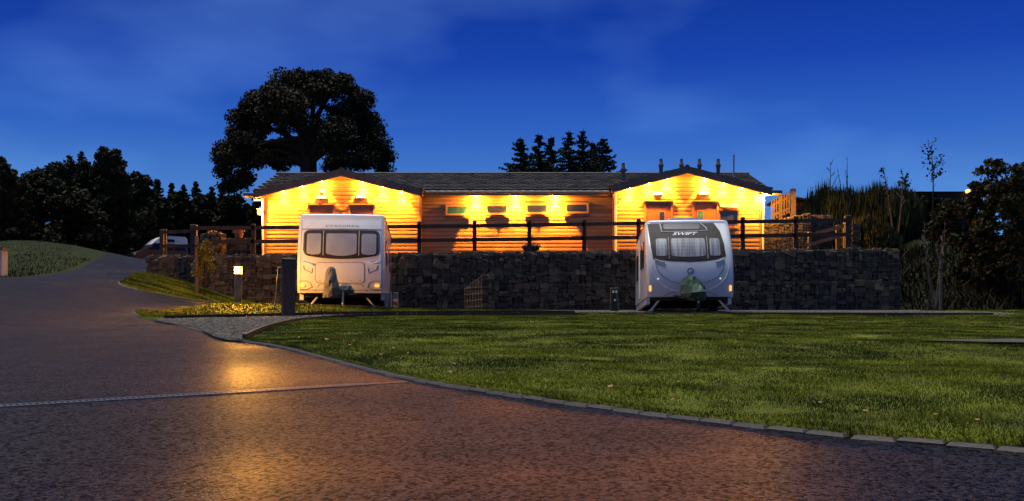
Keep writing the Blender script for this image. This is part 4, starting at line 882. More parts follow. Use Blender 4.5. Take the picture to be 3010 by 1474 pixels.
# ------------------------------------------------------------ campervan on the hill
def camper():
    D = 96; p = P(466, 790, D); t = thing('campervan', 'orange and white high-roof campervan parked on the hill road', 'campervan', (p.x, p.y, gzf(p.x, p.y)), math.radians(-52))
    zz = p.z-gzf(p.x, p.y)
    t.location.z = gzf(p.x, p.y)+.01
    m_or = M('van_orange', (.42, .13, .05), .35, var=.05, coat=.3); m_wh = M('van_white', (.72, .72, .72), .4, var=.04)
    # local: front faces -y, width x
    hw = .92
    def body(prof, w0, w1=None):
        lo = []
        for x, k in ((-w0, 0), (-w0*.0, 1), (w0, 0)): lo.append([(x, y, z) for y, z in prof])
        return MB().loft([lo[0], lo[2]])
    low = [(-2.3, .35), (-2.35, .62), (-2.25, .95), (-1.55, 1.17), (-1.4, 1.2), (2.35, 1.2), (2.4, .8), (2.36, .35)]
    body(low, hw).build('lower_body', m_or, t)
    cab = [(-1.48, 1.203), (-.72, 1.82), (2.2, 1.82), (2.34, 1.203)]
    MB().loft([[(-hw*.99, y, z) for y, z in cab], [(hw*.99, y, z) for y, z in cab]]).build('upper_body', m_or, t)
    top = [(-.95, 1.68), (-.35, 2.2), (.1, 2.42), (.6, 2.52), (2.1, 2.5), (2.28, 2.3), (2.3, 1.823)]
    MB().loft([[(-hw*.9, y, z) for y, z in top], [(-hw*.98, y, z-.12 if z > 2 else z) for y, z in top][::1]]).build('high_roof', m_wh, t) if False else MB().loft([[(x*hw*(.99 if z < 2 else .88), y, z) for y, z in top] for x in (-1, 1)]).build('high_roof', m_wh, t)
    MB().loft([[(x*hw*.9, -1.5+.0-.012, 1.25), (x*hw*.86, -.80-.012, 1.79), (x*hw*.86, -.78, 1.80), (x*hw*.9, -1.47, 1.25)] for x in (-1, 1)]).build('windscreen', m_blueg, t)
    for y0, y1, s in ((-1.05, -.2, .35), (.0, .95, 0), (1.1, 2.1, 0)):
        for sx in (-1, 1): MB().loft([[(sx*(hw*.99+.0), y0, 1.25), (sx*hw*.99, y1, 1.25), (sx*hw*.99, y1, 1.75), (sx*hw*.99, y0+s, 1.75)], [(sx*(hw*.99+.015), y0, 1.25), (sx*(hw*.99+.015), y1, 1.25), (sx*(hw*.99+.015), y1, 1.75), (sx*(hw*.99+.015), y0+s, 1.75)]]).build('side_window', m_blueg, t)
    for sx in (-1, 1):
        MB().b2(min(sx*hw*.93, sx*hw*.97), max(sx*hw*.93, sx*hw*.97), .3, 1.1, 1.98, 2.2).build('roof_window', m_glass, t)
        MB().b2(sx*.7-.16, sx*.7+.16, -2.37, -2.28, .72, .9).build('headlight', m_white, t); MB().b2(min(sx*.93, sx*1.12), max(sx*.93, sx*1.12), -1.2, -1.1, 1.2, 1.42).build('wing_mirror', m_rubber, t)
        for y in (-1.55, 1.5): wheel(t, (sx*.82, y, .32), .32, .2)
    MB().b2(-.5, .5, -2.375, -2.33, .68, .9).build('grille', m_rubber, t); MB().b2(-.93, .93, -2.45, -2.36, .38, .6).build('bumper', m_rubber, t)
    MB().tube([(0, -2.38, .79), (0, -2.39, .79)], .09, 12).build('badge', m_steel, t)
    return t
camper()
# ------------------------------------------------------------ lamps and posts
def bollard():
    x, y = X_at(700, 26.9), 26.9; z = gzf(x, y)+.04; t = thing('bollard_lamp', 'lit bollard lamp with slim post on the grass island', 'lamp', (x, y, z)); h = 1.06
    MB().lathe([(.11, 0), (.1, .02), (.092, .03), (.092, h-.23), (.085, h-.22)], n=20).build('post', M('bollard_grey', (.07, .055, .04), .5, var=.12), t, True)
    MB().lathe([(.08, h-.219), (.082, h-.05)], n=20).build('lens', glow('bollard_glow', (1, .55, .12), 10, .7), t, True)
    for k in range(8):
        a = 2*math.pi*k/8; MB().b2(-.006, .006, -.006, .006, 0, .17).build('cage_bar', m_rubber, t, loc=(.094*math.cos(a), .094*math.sin(a), h-.22))
    MB().lathe([(.105, h-.049), (.11, h-.03), (.1, h-.01), (.03, h)], n=20).build('cap', m_rubber, t, True); bulb(t, (0, 0, h-.13), 1100)
    sp = bpy.data.lights.new('downward_lamp', 'SPOT'); sp.energy = 3800; sp.color = (1, .42, .05); sp.spot_size = math.radians(150); sp.spot_blend = .35; sp.shadow_soft_size = .03; so_ = bpy.data.objects.new('downward_lamp', sp); COL.objects.link(so_); so_.parent = t; so_.location = (0, 0, h-.065)
bollard()
def hookup():
    x, y = X_at(848, 24.9), 24.9; z = gzf(x, y)+.03; t = thing('service_post', 'square brown service post with hose tap on the grass island edge', 'post', (x, y, z), math.radians(12))
    mb = MB(); w = .15; h = 1.27
    mb.loft([[(sx*w, sy*w, zz) for sx, sy in ((-1, -1), (1, -1), (1, 1), (-1, 1))] for zz in (0, h)]); mb.build('post', M('post_brown', (.10, .05, .022), .6, var=.3, scale=5, stretch=(4, 4, 1)), t)
    MB().b2(-w-.012, -w+.03, -w-.012, -w+.03, 0, h-.02).build('lit_edge_strip', m_timber_md, t)  # paler strip added to draw the post's lamplit left edge
    MB().loft([[(sx*(w+.03)*k, sy*(w+.03)*k, zz) for sx, sy in ((-1, -1), (1, -1), (1, 1), (-1, 1))] for zz, k in ((h, 1), (h+.03, 1), (h+.07, .45))]).build('cap', m_timber_dk, t)
    MB().tube([(-w, 0, 1.12), (-w-.08, 0, 1.12), (-w-.09, 0, 1.05)], .018, 8).build('tap', M('brass', (.6, .4, .15), .35, metal=.9), t)
    hs_ = thing('hose', 'green hose hanging from the tap of the service post', 'hose', (x, y, z)); MB().tube([(-w-.08, -.02, 1.06), (-w-.1, -.02, .9), (-w-.12, -.03, .5), (-w-.17, -.05, .15), (-w-.19, -.05, .0)], .014, 8).build('tube', M('hose_green', (.02, .16, .09), .5), hs_)
hookup()
def hookup2():
    x, y = X_at(1806, 32), 32.0; z = gzf(x, y)+.03; t = thing('hookup_post', 'dark electric hook-up post with two sockets beside the caravans', 'post', (x, y, z)); h = Z_at(846, 32)-z
    MB().loft([[(sx*.11*k, sy*.11*k, zz) for sx, sy in ((-1, -1), (1, -1), (1, 1), (-1, 1))] for zz, k in ((0, 1), (h-.03, 1), (h, .85))]).build('post', m_rubber, t)
    for sx in (-.045, .045): MB().b2(sx-.028, sx+.028, -.135, -.112, h-.16, h-.09).build('socket', m_white, t)
    MB().b2(-.02, .03, -.118, -.112, h-.40, h-.34).build('number_plate', m_white, t)
    c = thing('power_cable', 'green cable hanging from the electric hook-up post', 'cable', (x, y, z)); MB().tube([(.05, -.14, h-.17), (.07, -.17, h-.4), (.085, -.18, .3), (.09, -.19, .0)], .011, 6).build('cable', M('cable_green', (.02, .2, .1), .5), c)
hookup2()
# concrete blocks and waste carrier beside the three-pane caravan
for (px, w, h, D, lb) in ((1141, .17, .37, 28.9, 'grey concrete block standing on end by the caravan corner'), (1163, .12, .37, 29.4, 'narrower grey concrete slab beside the block by the caravan')):
    x = X_at(px, D); z = gzf(x, D); t = thing('concrete_block', lb, 'block', (x, D, z)); bevel_box((w, .2, h*1.55), .01).build('slab', M('concrete', (.26, .23, .19), .85, var=.2, scale=12, bump=.3), t, loc=(0, 0, h*.775))
x = X_at(1148, 28.8); z = gzf(x, 28.8)
c = thing('power_cable', 'thin dark cable looping from the caravan corner to the ground', 'cable', (x, 28.7, z)); MB().tube([(-.12, 0, 1.45), (.0, -.02, 1.30), (.02, -.03, 1.0), (.0, -.03, .5), (-.02, -.02, .02)], .012, 6).build('cable', m_rubber, c)
# ------------------------------------------------------------ wheelbarrow planter
def flowers(name, label, x, y, z, rx, rz, cols, n=60, parent=None, seed=1):
    r = np.random.default_rng(seed); t = thing(name, label, 'plant', (x, y, z))
    c = r.normal(0, 1, (n*6, 3)); c /= np.linalg.norm(c, axis=1)[:, None]; c[:, 2] = abs(c[:, 2]); c *= r.uniform(.3, 1, (n*6, 1)); c *= (rx, rx*.7, rz)
    leafs = quads(c, .035, r); link('foliage', np_mesh('foliage', *leafs, m_leafp), t)
    for i, col in enumerate(cols):
        q = r.normal(0, 1, (n//2, 3)); q /= np.linalg.norm(q, axis=1)[:, None]; q[:, 2] = abs(q[:, 2])*.8+.25; q *= (rx, rx*.7, rz)
        link('blossoms', np_mesh('blossoms', *quads(q, .03, r), M('petal_%d' % i, col, .6, var=.2, scale=20)), t)
def quads(c, s, r, flat=0):
    N = len(c); a = r.normal(0, 1, (N, 3)); a /= np.linalg.norm(a, axis=1)[:, None]; b = np.cross(a, r.normal(0, 1, (N, 3))); b /= np.linalg.norm(b, axis=1)[:, None]+1e-9
    ss = (s*r.uniform(.6, 1.4, N))[:, None]; a = a*ss; b = b*ss*.7
    V = np.stack([c-a, c+b*.9, c+a, c-b*.9], 1).reshape(-1, 3); return V, np.arange(4*N).reshape(-1, 4)
m_leafp = M('plant_leaf', (.06, .09, .02), .6, var=.4, scale=9)
def barrow():
    D = 38.6; x = X_at(1563, D); z = 3.76; t = thing('wheelbarrow', 'old dark wheelbarrow planter standing in front of the timber wall', 'wheelbarrow', (x, D, z)); mm = M('old_iron', (.05, .035, .028), .7)
    MB().loft([[(sx*a+c0, sy*b, zz) for sx, sy in ((-1, -1), (1, -1), (1, 1), (-1, 1))] for zz, a, b, c0 in ((.18, .14, .18, -.02), (.46, .33, .3, -.03), (.455, .31, .28, -.03), (.24, .14, .17, -.02))], False).build('tray', mm, t)
    for sy in (-1, 1):
        MB().tube([(-.45, sy*.05, .14), (.1, sy*.2, .14), (.62, sy*.26, .32)], .018, 6).build('handle', mm, t); MB().tube([(.28, sy*.22, .22), (.32, sy*.22, 0)], .016, 6).build('leg', mm, t)
    def ring(rad, y): return [(-.47+rad*math.cos(a), y, .15+rad*math.sin(a)) for a in [2*math.pi*k/18 for k in range(18)]]
    MB().loft([ring(.12, -.025), ring(.15, -.025), ring(.15, .025), ring(.12, .025), ring(.12, -.025)], False).build('wheel', mm, t)
    flowers('flowering_plant', 'orange and violet flowers growing in the wheelbarrow', x, D, z+.42, .36, .2, [(.7, .15, .03), (.2, .05, .3)], 50, seed=4)
barrow()
# ------------------------------------------------------------ stone planter, low wall and pot beside the end wall
def ring_planter():
    D = 38.2; x = X_at(627, D); z = 3.55; t = thing('stone_planter', 'tall round planter of lamp-lit rubble stone', 'planter', (x, D, z)); r = random.Random(2); cells = []; R_ = .36; H_ = Z_at(690, D)-z
    MB().lathe([(R_-.08, 0), (R_-.06, H_-.04)], n=16).build('core', m_core, t)
    zz = 0
    while zz < H_-.04:
        h = r.uniform(.1, .17); h = min(h, H_-zz); n = r.choice([7, 8, 9]); o = r.uniform(0, 1)
        for k in range(n):
            a = 2*math.pi*(k+o)/n; cells.append(((R_*math.cos(a), R_*math.sin(a), zz+h/2), (2*math.pi*R_/n, .14, h), Matrix.Rotation(a+math.pi/2, 3, 'Z')))
        zz += h
    lay_stones(t, cells, 200)
    flowers('flowering_plant', 'pale pink flowers on top of the round stone planter', x, D, z+H_-.03, .3, .16, [(.6, .4, .4)], 40, seed=7)
ring_planter()
gabion_block('low_stone_wall', 'low lamp-lit stone wall between the round planter and the block', 'wall', X_at(664, 38.6), X_at(738, 38.6), 38.6, 3.6, lambda x: Z_at(701, 38.6), .35, .2, 12, 80, wire=False)
def pot():
    D = 38.75; x = X_at(702, D); z = Z_at(701, 38.6)+.02; t = thing('flower_pot', 'terracotta flower pot on the low stone wall', 'pot', (x, D, z)); MB().lathe([(.12, 0), (.16, .22), (.18, .22), (.18, .27), (.16, .27), (.15, .22)], n=16).build('pot', M('terracotta', (.36, .12, .05), .8), t, True)
    flowers('flowering_plant', 'yellow flowers in the terracotta pot', x, D, z+.25, .22, .16, [(.7, .5, .05)], 30, seed=8)
pot()
def lit_pillar():
    D = 39.2; x = X_at(2513, D); t = thing('stone_pillar', 'narrow lamp-lit stone pillar behind the sloping handrail', 'pillar', (x, D, 3.84)); r = random.Random(4); cells = []; zz = 0; H_ = Z_at(662, D)-3.84
    MB().b2(-.1, .1, -.1, .1, 0, H_-.04).build('core', m_core, t)
    while zz < H_-.05:
        h = r.uniform(.09, .15)
        for k in range(4):
            a = math.pi/2*k; w = .3*r.uniform(.85, 1.1); cells.append(((.11*math.cos(a), .11*math.sin(a), zz+h/2), (w, .13, h), Matrix.Rotation(a+math.pi/2, 3, 'Z')))
        zz += h
    lay_stones(t, cells, 60)
    flowers('climbing_plant', 'leafy climber growing beside the narrow stone pillar', x+.55, D, 4.25, .42, .5, [(.25, .22, .03)], 60, seed=12)
lit_pillar()
# ------------------------------------------------------------ fallen leaves and left pillar
def fallen():
    r = np.random.default_rng(3); pts = []
    for _ in range(160):
        i = r.integers(10, len(kb)-1); q = kb[i]; d = r.exponential(.4); pts.append((q.x+d*.8+.2, q.y+d*.6+.1))
    pts = np.array(pts); c = np.column_stack([pts, lz(pts[:, 0], pts[:, 1])+.03]); V, Fq = quads(c, .022, r); V[:, 2] = np.repeat(c[:, 2], 4)+(V[:, 2]-np.repeat(c[:, 2], 4))*.35
    tag(link('fallen_leaves', np_mesh('fallen_leaves', V, Fq, M('dead_leaf', (.28, .11, .035), .7, var=.5, scale=3))), 'brown fallen leaves along the lawn edge', kind='stuff')
fallen()
x = X_at(2, 33); t = thing('gate_pillar', 'pale rendered gate pillar at the road edge', 'pillar', (x, 33, gzf(x, 33))); MB().b2(-.2, .12, -.2, .2, 0, Z_at(738, 33)-gzf(x, 33)).build('shaft', M('render', (.4, .4, .42), .8, var=.15), t); MB().b2(-.24, .16, -.24, .24, Z_at(738, 33)-gzf(x, 33)+.001, Z_at(733, 33)-gzf(x, 33)+.03).build('coping', m_stone, t)
# small far cabin with its lamp on the right bank
def far_cabin():
    D = 62; x = X_at(2770, D); z = 7.2; t = thing('cabin', 'dark cabin with low roof half hidden by bushes on the bank', 'building', (x, D, z)); h = Z_at(566, D)-z
    MB().b2(-1.9, 1.9, 0, 4, -1.5, h).build('wall', M('dark_render', (.02, .018, .016), .9), t); MB().loft([[(-2.2, -.3, h+.01), (2.2, -.3, h+.01), (2.2, 2, h+.28), (-2.2, 2, h+.28)], [(-2.2, 4.3, h+.01), (2.2, 4.3, h+.01), (2.2, 2.05, h+.34), (-2.2, 2.05, h+.34)]]).build('roof', M('dark_felt', (.012, .011, .012), .95, spec=.05), t)
    MB().b2(-.4, .4, -.03, -.001, h-1.2, h-.5).build('window', m_glass, t)
    p = P(2845, 563, D-.2); l = thing('wall_lamp', 'small orange lamp on the dark cabin among the bushes', 'lamp', p); MB().lathe([(.03, -.12), (.13, -.07), (.14, .05), (.05, .1)], n=12).build('globe', M('far_glow', (.9, .6, .3), .4, emit=(1, .42, .05), estr=4), l); MB().b2(-.03, .03, 0, .3, -.02, .04).build('bracket', m_rubber, l)
far_cabin()
x = X_at(2345, 47); t = thing('shed', 'low shed with dark roof behind the picket panel', 'building', (x, 47, 3.84)); h = Z_at(596, 47)-3.84
MB().b2(-.45, 1.5, 0, 2.5, 0, h).build('wall', M('shed_red', (.12, .05, .03), .8), t); MB().loft([[(-.7, -.3, h+.22), (1.8, -.3, h-.18), (1.8, 2.8, h-.18), (-.7, 2.8, h+.22)], [(-.7, -.3, h+.30), (1.8, -.3, h-.10), (1.8, 2.8, h-.10), (-.7, 2.8, h+.30)]]).build('roof', m_tile, t)
# ------------------------------------------------------------ trees and shrubs
def bez(a, b, c, n):
    return [a*(1-t)**2+b*2*t*(1-t)+c*t*t for t in [i/n for i in range(n+1)]]
def broadleaf(name, label, base, trunk_top, lobes, leafmat, nleaf, ls, seed, tr=.5, clump=.9, bark=None, group=None, cat='tree', nclump=8, ground=True):
    """lobes: (centre Vector, radii) in world; leaves sit in clumps on and inside the lobes"""
    r = np.random.default_rng(seed); base = Vector(base); t = thing(name, label, cat, base, 0, group); wood = MB(); top = Vector(trunk_top)-base
    wood.tube([Vector((0, 0, -.3)), top*.35+Vector((tr*.2, 0, 0)), top*.7, top], [tr*1.25, tr, tr*.9, tr*.8], 9)
    samples = []
    for c, rad in lobes:
        c = Vector(c)-base; mid = top.lerp(c, .45)+Vector((r.uniform(-.1, .1), r.uniform(-.1, .1), .12*(c-top).length)); st = top*r.uniform(.72, 1.0); p = bez(st, mid, c, 6); rr = [tr*.5*(1-.8*i/6)*(.6+.4*min(1, rad[0]/2)) for i in range(7)]; wood.tube(p, rr, 6); samples += p[2:]
    cl = []
    for c, rad in lobes:
        c = np.array(Vector(c)-base); k = max(3, int(nclump*(rad[0]*rad[2])**.9)); d = r.normal(0, 1, (k, 3)); d /= np.linalg.norm(d, axis=1)[:, None]; cl.append(c+d*np.array(rad)*r.uniform(.45, 1.0, (k, 1))**.7)
    cl = np.concatenate(cl); sp = np.array([tuple(q) for q in samples])
    for q in cl[::2]:
        s = sp[np.argmin(((sp-q)**2).sum(1))]; s = Vector(s); e = Vector(q); m = s.lerp(e, .5)+Vector((0, 0, .1*(e-s).length)); wood.tube(bez(s, m, e, 3), [tr*.13, tr*.1, tr*.07, tr*.03], 4, False)
    wood.build('trunk', bark or m_bark, t, True)
    N = nleaf; ci = r.integers(0, len(cl), N); off = r.normal(0, 1, (N, 3)); off /= np.linalg.norm(off, axis=1)[:, None]; off *= (r.uniform(0, 1, (N, 1))**.5)*clump*r.uniform(.6, 1.2, len(cl))[ci][:, None]; off[:, 2] *= .7
    V, Q = quads(cl[ci]+off, ls, r); link('crown', np_mesh('crown', V, Q, leafmat), t); return t
def pl(px, py, D, rx, rz, dy=0): k = D/F; return (P(px, py, D)+Vector((0, dy, 0)), (rx*k, rx*k*.9, rz*k))
OD = 70
oak_lobes = [pl(880, 255, OD, 90, 45), pl(780, 290, OD, 75, 50, 1.5), pl(985, 285, OD, 80, 55, -1), pl(730, 370, OD, 60, 55), pl(1050, 370, OD, 62, 60, 1), pl(710, 450, OD, 50, 45, -1.5), pl(860, 330, OD, 80, 50, -2.5), pl(1090, 440, OD, 50, 50, -1), pl(1010, 430, OD, 55, 50, -2.6), pl(690, 520, OD, 42, 36), pl(765, 475, OD, 42, 20, -1.5), pl(800, 420, OD, 40, 22, 2), pl(1120, 480, OD, 30, 36), pl(660, 545, OD, 16, 14), pl(1010, 495, OD, 60, 26, -2.5), pl(820, 460, OD, 40, 18, 1.5), pl(830, 270, OD, 70, 40, 1), pl(930, 250, OD, 70, 35), pl(690, 430, OD, 35, 40, 1), pl(1060, 330, OD, 45, 45, -1), pl(1130, 450, OD, 22, 30), pl(1060, 490, OD, 45, 26, -2), pl(700, 480, OD, 45, 26, -2), pl(755, 330, OD, 50, 45), pl(880, 380, OD, 50, 20, -3), pl(960, 350, OD, 60, 32, 2.5), pl(760, 430, OD, 45, 24, 2)]
ob_ = P(910, 560, OD); broadleaf('oak_tree', 'large spreading oak tree behind the gabled timber block', (ob_.x, OD, gzf(ob_.x, OD)), P(905, 400, OD), oak_lobes, m_oak, 105000, .09, 11, .62, .72, nclump=17)
def wood_tree(px, top, w, D, seed, label, name='broadleaf_tree', nl=9000, mat=m_leafd, base=740):
    x = X_at(px, D); zb = gzf(x, D); H_ = Z_at(top, D)-zb; W_ = w*D/F/2; r = random.Random(seed); lb = []
    for k in range(18):
        u = (k+r.uniform(0, 1))/18; a = r.uniform(0, 6.28); zz = zb+H_*(.12+.76*u); rr = W_*math.sqrt(max(.05, 1-(abs(u-.35)/.75)**2)); lb.append((Vector((x+math.cos(a)*rr*.55, D+math.sin(a)*rr*.55, zz)), (W_*.46, W_*.46, H_*.11)))
    lb.append((Vector((x, D, zb+H_*.9)), (W_*.4, W_*.4, H_*.09)))
    broadleaf(name, label, (x, D, zb), (x, D, zb+H_*.35), lb, mat, nl, .0018*D, seed, H_*.016, W_*.27, nclump=13)
woods = [(0, 445, 130, 62, 'dark tree above the pale gate pillar'), (35, 500, 130, 66, 'lower dark tree between the gate pillar tree and the big wood'), (135, 490, 150, 78, 'dark rounded tree at the edge of the big wood'), (190, 468, 150, 84, 'dense dark tree among the conifer tips of the wood'), (262, 462, 150, 82, 'tall dark tree beside the open-branched one'), (325, 434, 150, 74, 'tall open-branched tree topping the dark wood'), (395, 500, 120, 98, 'dark tree sloping down beside the open-branched one'), (85, 545, 160, 70, 'broad low dark tree in the wood'), (230, 560, 200, 68, 'wide dark tree at the front of the wood'), (350, 580, 190, 97, 'bushy dark tree above the grass mound'), (450, 560, 130, 104, 'bushy tree behind the campervan'), (520, 562, 110, 106, 'round dark tree above the dry grass bank'), (600, 570, 120, 106, 'dark tree between far conifers and the timber block'), (680, 570, 120, 90, 'dark tree behind the stone planter'), (735, 600, 80, 86, 'small dark tree next to the end wall lamp'), (762, 560, 90, 56, 'dark bush directly behind the end wall lamp')]
for i, (px, top, w, D, lb) in enumerate(woods): wood_tree(px, top, w, D, 40+i, lb, nl=16000)
def conifer(px, top, D, wpx, label, seed, group=None, mat=m_needle, dens=1.0, lean=0):
    x = X_at(px, D); zb = gzf(x, D); H_ = Z_at(top, D)-zb; Rm = wpx*D/F/2; r = np.random.default_rng(seed); t = thing('conifer_tree', label, 'tree', (x, D, zb), 0, group); wood = MB(); wood.tube([(0, 0, -.2), (0, 0, H_*.5), (lean, 0, H_)], [H_*.016, H_*.010, .015], 7); C_ = []; S_ = []
    z = H_*.28
    while z < H_*.985:
        u = (z-H_*.28)/(H_*.72); Lb = Rm*(1-u)**1.0+.15; nb = 5 if u < .8 else 4
        for k in range(nb):
            a = r.uniform(0, 6.28); l = Lb*r.uniform(.55, 1.15); dr = r.uniform(-.30, .05); up = r.uniform(.1, .35); pts = [Vector((math.cos(a)*l*s, math.sin(a)*l*s, z+l*(dr*s+up*s*s))) for s in (0, .35, .7, 1)]
            wood.tube(pts, [.035, .026, .016, .006], 4, False)
            nn = int(46*dens*(.35+l))
            s = r.uniform(.1, 1, nn); q = np.column_stack([np.cos(a)*l*s, np.sin(a)*l*s, z+l*(dr*s+up*s*s)])
            q += r.normal(0, 1, (nn, 3))*np.array([.06, .06, .03])*(.5+l*.3); q[:, 2] -= abs(r.normal(0, .07, nn))*(.5+l*.4); C_.append(q)
        z += H_*.024*(1.25-.5*u)
    wood.build('trunk', m_bark, t); C_ = np.concatenate(C_); V, Q = quads(C_, .0010*D, r); link('crown', np_mesh('crown', V, Q, mat), t)
for i, (px, top, D, w, lb) in enumerate([(1530, 402, 78, 190, 'outermost conifer on the oak side of the roofline clump'), (1584, 390, 80, 120, 'slim conifer second from the oak side of the roofline clump'), (1620, 398, 82, 110, 'shorter conifer in the middle of the roofline clump'), (1672, 382, 79, 130, 'bushy-topped tall conifer of the roofline clump'), (1714, 378, 80, 130, 'tallest pointed conifer of the roofline clump'), (1742, 416, 84, 100, 'small conifer tip in the gap of the roofline clump'), (1772, 401, 78, 170, 'outermost conifer nearest the single roof flue')]): conifer(px, top, D, w*1.75, lb, 70+i, 'conifers behind the roof', dens=1.5)
for i, (px, top, w, lb) in enumerate([(205, 452, 60, 'small conifer tip rising from the dark wood'), (240, 440, 80, 'larger conifer tip rising from the dark wood'), (463, 524, 60, 'far conifer next to the dark wood'), (505, 535, 40, 'thin far conifer above the campervan'), (540, 540, 50, 'far conifer above the dry grass'), (576, 531, 60, 'tallest far conifer on the hillside'), (622, 546, 50, 'far conifer close to the oak'), (650, 552, 50, 'last far conifer beside the oak')]): conifer(px, top, 86 if i < 2 else 108, w*1.9, lb, 90+i, 'conifers on the far hillside', m_leafd, 1.4)
# tall dry grass on the bank behind the block
def spikes(name, label, xy, h, w, mat, seed, lean=.25, kind='stuff', parent=None, z0=None):
    r = np.random.default_rng(seed); x, y = xy[:, 0], xy[:, 1]; N = len(x); z = gz(x, y)-.03 if z0 is None else z0; hh = h*r.uniform(.5, 1.15, N); a = r.uniform(0, 6.283, N); la = r.uniform(0, 6.283, N); ln = hh*lean*r.uniform(0, 1, N); ww = w*r.uniform(.6, 1.4, N); dx, dy = np.cos(a)*ww/2, np.sin(a)*ww/2
    V = np.stack([np.column_stack([x-dx, y-dy, z]), np.column_stack([x+dx, y+dy, z]), np.column_stack([x+np.cos(la)*ln, y+np.sin(la)*ln, z+hh])], 1).reshape(-1, 3)
    o = link(name, np_mesh(name, V, np.arange(3*N).reshape(-1, 3), mat), parent)
    if kind: tag(o, label, kind=kind)
    return o
r_ = np.random.default_rng(5)
xy = np.column_stack([r_.uniform(-38, -13, 16000), r_.uniform(56, 78, 16000)]); k = (xy[:, 0] > -17-(xy[:, 1]-56)*.45+r_.normal(0, .5, 16000)) & ~((xy[:, 0]/xy[:, 1] > -.345) & (xy[:, 0]/xy[:, 1] < -.29))
spikes('tall_grass', 'pale dry tall grass on the bank behind the planter', xy[k], 1.15, .07, m_dry, 6)
xy = np.column_stack([r_.uniform(-30, -12.5, 16000), r_.uniform(43, 55, 16000)]); k = (xy[:, 0] < -14.2-(xy[:, 1]-40)*.45-1.6)
spikes('grass', 'short rough grass of the mound above the road', xy[k], .08, .04, m_bankgrass, 8)
# saplings
def sapling(name, label, base, H_, seed, spread=.4, nb=9, leaves=0, mat=None, bark=None, tr=.02, stems=1, ls=.03, lo=.35, fork=False):
    r = np.random.default_rng(seed); base = Vector(base); t = thing(name, label, 'tree', base); wood = MB(); tips = []
    for s in range(stems):
        a = r.uniform(0, 6.28); lean = .0 if stems == 1 else .25*H_*r.uniform(.3, 1); top = Vector((math.cos(a)*lean, math.sin(a)*lean, H_*r.uniform(.8, 1))); mid = top*.5+Vector((r.normal(0, .03*H_), 0, 0)); st = bez(Vector((0, 0, -.05)), mid, top, 8); wood.tube(st, [tr*(1-.85*i/8) for i in range(9)], 6)
        for k in range(nb):
            u = lo+(1-lo)*(k+.5)/nb; p = st[min(8, int(u*8))].lerp(st[min(8, int(u*8)+1)], u*8-int(u*8)); b = r.uniform(0, 6.28); l = spread*H_*(1.15-u)*r.uniform(.5, 1.2); e = p+Vector((math.cos(b)*l*.7, math.sin(b)*l*.7, l*r.uniform(.5, .95))); wood.tube(bez(p, p.lerp(e, .5)+Vector((math.cos(b)*l*.15, math.sin(b)*l*.15, -.02*l)), e, 4), [tr*.42*(1-.2*i) for i in range(5)], 5)
            for q in range(3):
                f = p.lerp(e, .4+.2*q); b2 = b+r.uniform(-1.3, 1.3); l2 = l*.4*r.uniform(.5, 1.2); e2 = f+Vector((math.cos(b2)*l2*.6, math.sin(b2)*l2*.6, l2*.7)); wood.tube([f, e2], [tr*.2, tr*.08], 4, False); tips.append(tuple(e2))
            tips.append(tuple(e))
    wood.build('trunk', bark or m_palebark, t)
    if leaves:
        c = np.array(tips)[r.integers(0, len(tips), leaves)]+r.normal(0, 1, (leaves, 3))*.05*H_*.6; V, Q = quads(c, ls, r); link('crown', np_mesh('crown', V, Q, mat or m_leafd), t)
    return t
def stake(px, top, base, D, label, r=.035):
    x = X_at(px, D); z = gzf(x, D); t = thing('tree_stake', label, 'stake', (x, D, z-.05)); h = Z_at(top, D)-z; MB().tube([(0, 0, 0), (0, 0, h)], [r, r], 10).build('pole', m_timber_md, t); MB().lathe([(r*1.2, h*.82), (r*1.2, h*.86)], n=10).build('tie', m_rubber, t)
D = 32.9; x = X_at(600, D); sapling('young_tree', 'yellow-leaved young tree tied to a stake on the grass tongue', (x, D, gzf(x, D)+.03), Z_at(700, D)-gzf(x, D), 3, .40, 14, 2600, m_leafy, m_bark, .022, 1, .035, .30)
stake(578, 690, 866, 32.8, 'round stake on the grass tongue beside the yellow-leaved young tree', .055)
D = 33.5; x = X_at(2748, D); sapling('bare_sapling', 'pale multi-stemmed sapling tied to the stake beyond the wall end', (x, D, gzf(x, D)), Z_at(640, D)-gzf(x, D), 21, .2, 6, 60, m_fern, m_palebark, .03, 4, .05, .5)
stake(2765, 765, 850, 33.0, 'pale stake in the dark beyond the wall end', .05)
for i, (px, base, top, D, st, sp, lv, lb, bk) in enumerate([(2441, 560, 405, 44, 1, .30, 0, 'bare crooked sapling above the broom bushes nearest the gable', m_bark), (2508, 560, 455, 44, 3, .06, 0, 'tight bundle of bare stems above the broom bushes', m_bark), (2632, 680, 478, 42, 2, .18, 60, 'pale twiggy sapling in front of the broom bushes', m_palebark), (2737, 600, 370, 45, 1, .26, 160, 'tall slender sapling with sparse leaf tufts on the skyline', m_bark), (2660, 600, 515, 46, 1, .3, 120, 'small leafy sapling beside the pale twiggy one', m_bark)]):
    x = X_at(px, D); zb = Z_at(base, D); z0 = min(zb, gzf(x, D)) if False else gzf(x, D); sapling('bare_sapling', lb, (x, D, z0), Z_at(top, D)-z0, 120+i, sp, 8, lv, m_leafd, bk, .045, st, .07, .55)
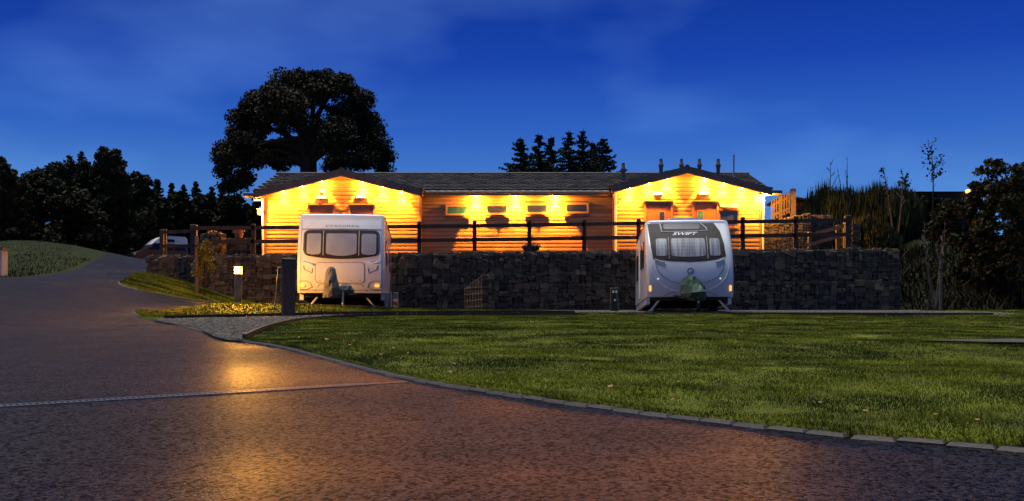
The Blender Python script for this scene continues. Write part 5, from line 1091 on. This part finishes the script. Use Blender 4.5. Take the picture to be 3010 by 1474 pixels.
# broom bushes
def broom(px, top, D, wpx, label, seed, n=900, mat=m_broom):
    x = X_at(px, D); zb = gzf(x, D); H_ = Z_at(top, D)-zb; Rm = wpx*D/F/2; r = np.random.default_rng(seed); t = thing('broom_bush', label, 'bush', (x, D, zb-.05), 0, 'broom bushes on the bank')
    wood = MB()
    for k in range(7): a = r.uniform(0, 6.28); wood.tube([(0, 0, 0), (math.cos(a)*Rm*.3, math.sin(a)*Rm*.3, H_*.35), (math.cos(a)*Rm*.55, math.sin(a)*Rm*.55, H_*.7)], [.04, .03, .012], 5, False)
    wood.build('stems', m_bark, t)
    u = np.sqrt(r.uniform(0, 1, n)); a = r.uniform(0, 6.283, n); X_, Y_ = u*Rm*np.cos(a), u*Rm*np.sin(a); zc = H_*r.uniform(.1, .86, n)*(1-.35*u**2)
    V = []; m = 6
    for k in range(m):
        dx, dy = r.normal(0, .09*H_**.5, n), r.normal(0, .09*H_**.5, n); h = H_*r.uniform(.10, .24, n); w = .022*r.uniform(.6, 1.5, n)+.012; b = r.uniform(0, 6.283, n); bx, by = np.cos(b)*w, np.sin(b)*w; sx, sy = r.normal(0, .12, n)*h+X_*.06, r.normal(0, .12, n)*h
        V.append(np.stack([np.column_stack([X_+dx-bx, Y_+dy-by, zc]), np.column_stack([X_+dx+bx, Y_+dy+by, zc]), np.column_stack([X_+dx+sx, Y_+dy+sy, zc+h])], 1).reshape(-1, 3))
    V = np.concatenate(V); link('foliage', np_mesh('foliage', V, np.arange(len(V)).reshape(-1, 3), mat), t)
for i, (px, top, D, w, lb) in enumerate([(2430, 535, 44.0, 130, 'tall broom bush nearest the picket panel'), (2500, 545, 44.6, 110, 'broom bush under the bundle of bare stems'), (2575, 535, 43.8, 130, 'tall broom bush at the middle of the bank'), (2640, 545, 45, 110, 'dark broom bush behind the pale twiggy sapling'), (2535, 630, 40, 110, 'low bright green broom bush behind the wall end'), (2590, 655, 39, 80, 'small broom bush at the end of the wall'), (2400, 590, 46, 90, 'low broom bush behind the dim gabion')]): broom(px, top, D, w, lb, 140+i, 1500)
# tall dark shrub at the right and bank scrub
for i, (px, top, w, D, lb) in enumerate([(2960, 445, 210, 36, 'big dark leafy tree on the bank beyond the lawn'), (2870, 530, 150, 37, 'dark leafy shrub under the small orange lamp'), (3010, 480, 160, 34, 'dark leafy tree at the far end of the bank'), (2790, 590, 130, 42, 'dark round shrub below the far cabin'), (2720, 570, 110, 47, 'dark shrub behind the tall slender sapling')]): wood_tree(px, top, w, D, 160+i, lb, 'shrub', 9000 if i < 3 else 5000, M('shrub_leaf', (.035, .036, .014), .75, var=.4, scale=.8, spec=.1))
xy = np.column_stack([r_.uniform(12.7, 24, 9000), r_.uniform(33.6, 41, 9000)]); spikes('bank_scrub', 'brown ferns and weeds covering the bank beyond the wall', xy, .42, .07, m_fern, 15, 1.3)
xy = np.column_stack([r_.uniform(-19, -14.6, 2500), r_.uniform(32, 43, 2500)]); k = xy[:, 0] < -14.8-(xy[:, 1]-34)*.18; spikes('verge_weeds', 'rough weeds on the verge across the road', xy[k], .12, .05, m_bankgrass, 18, .8)
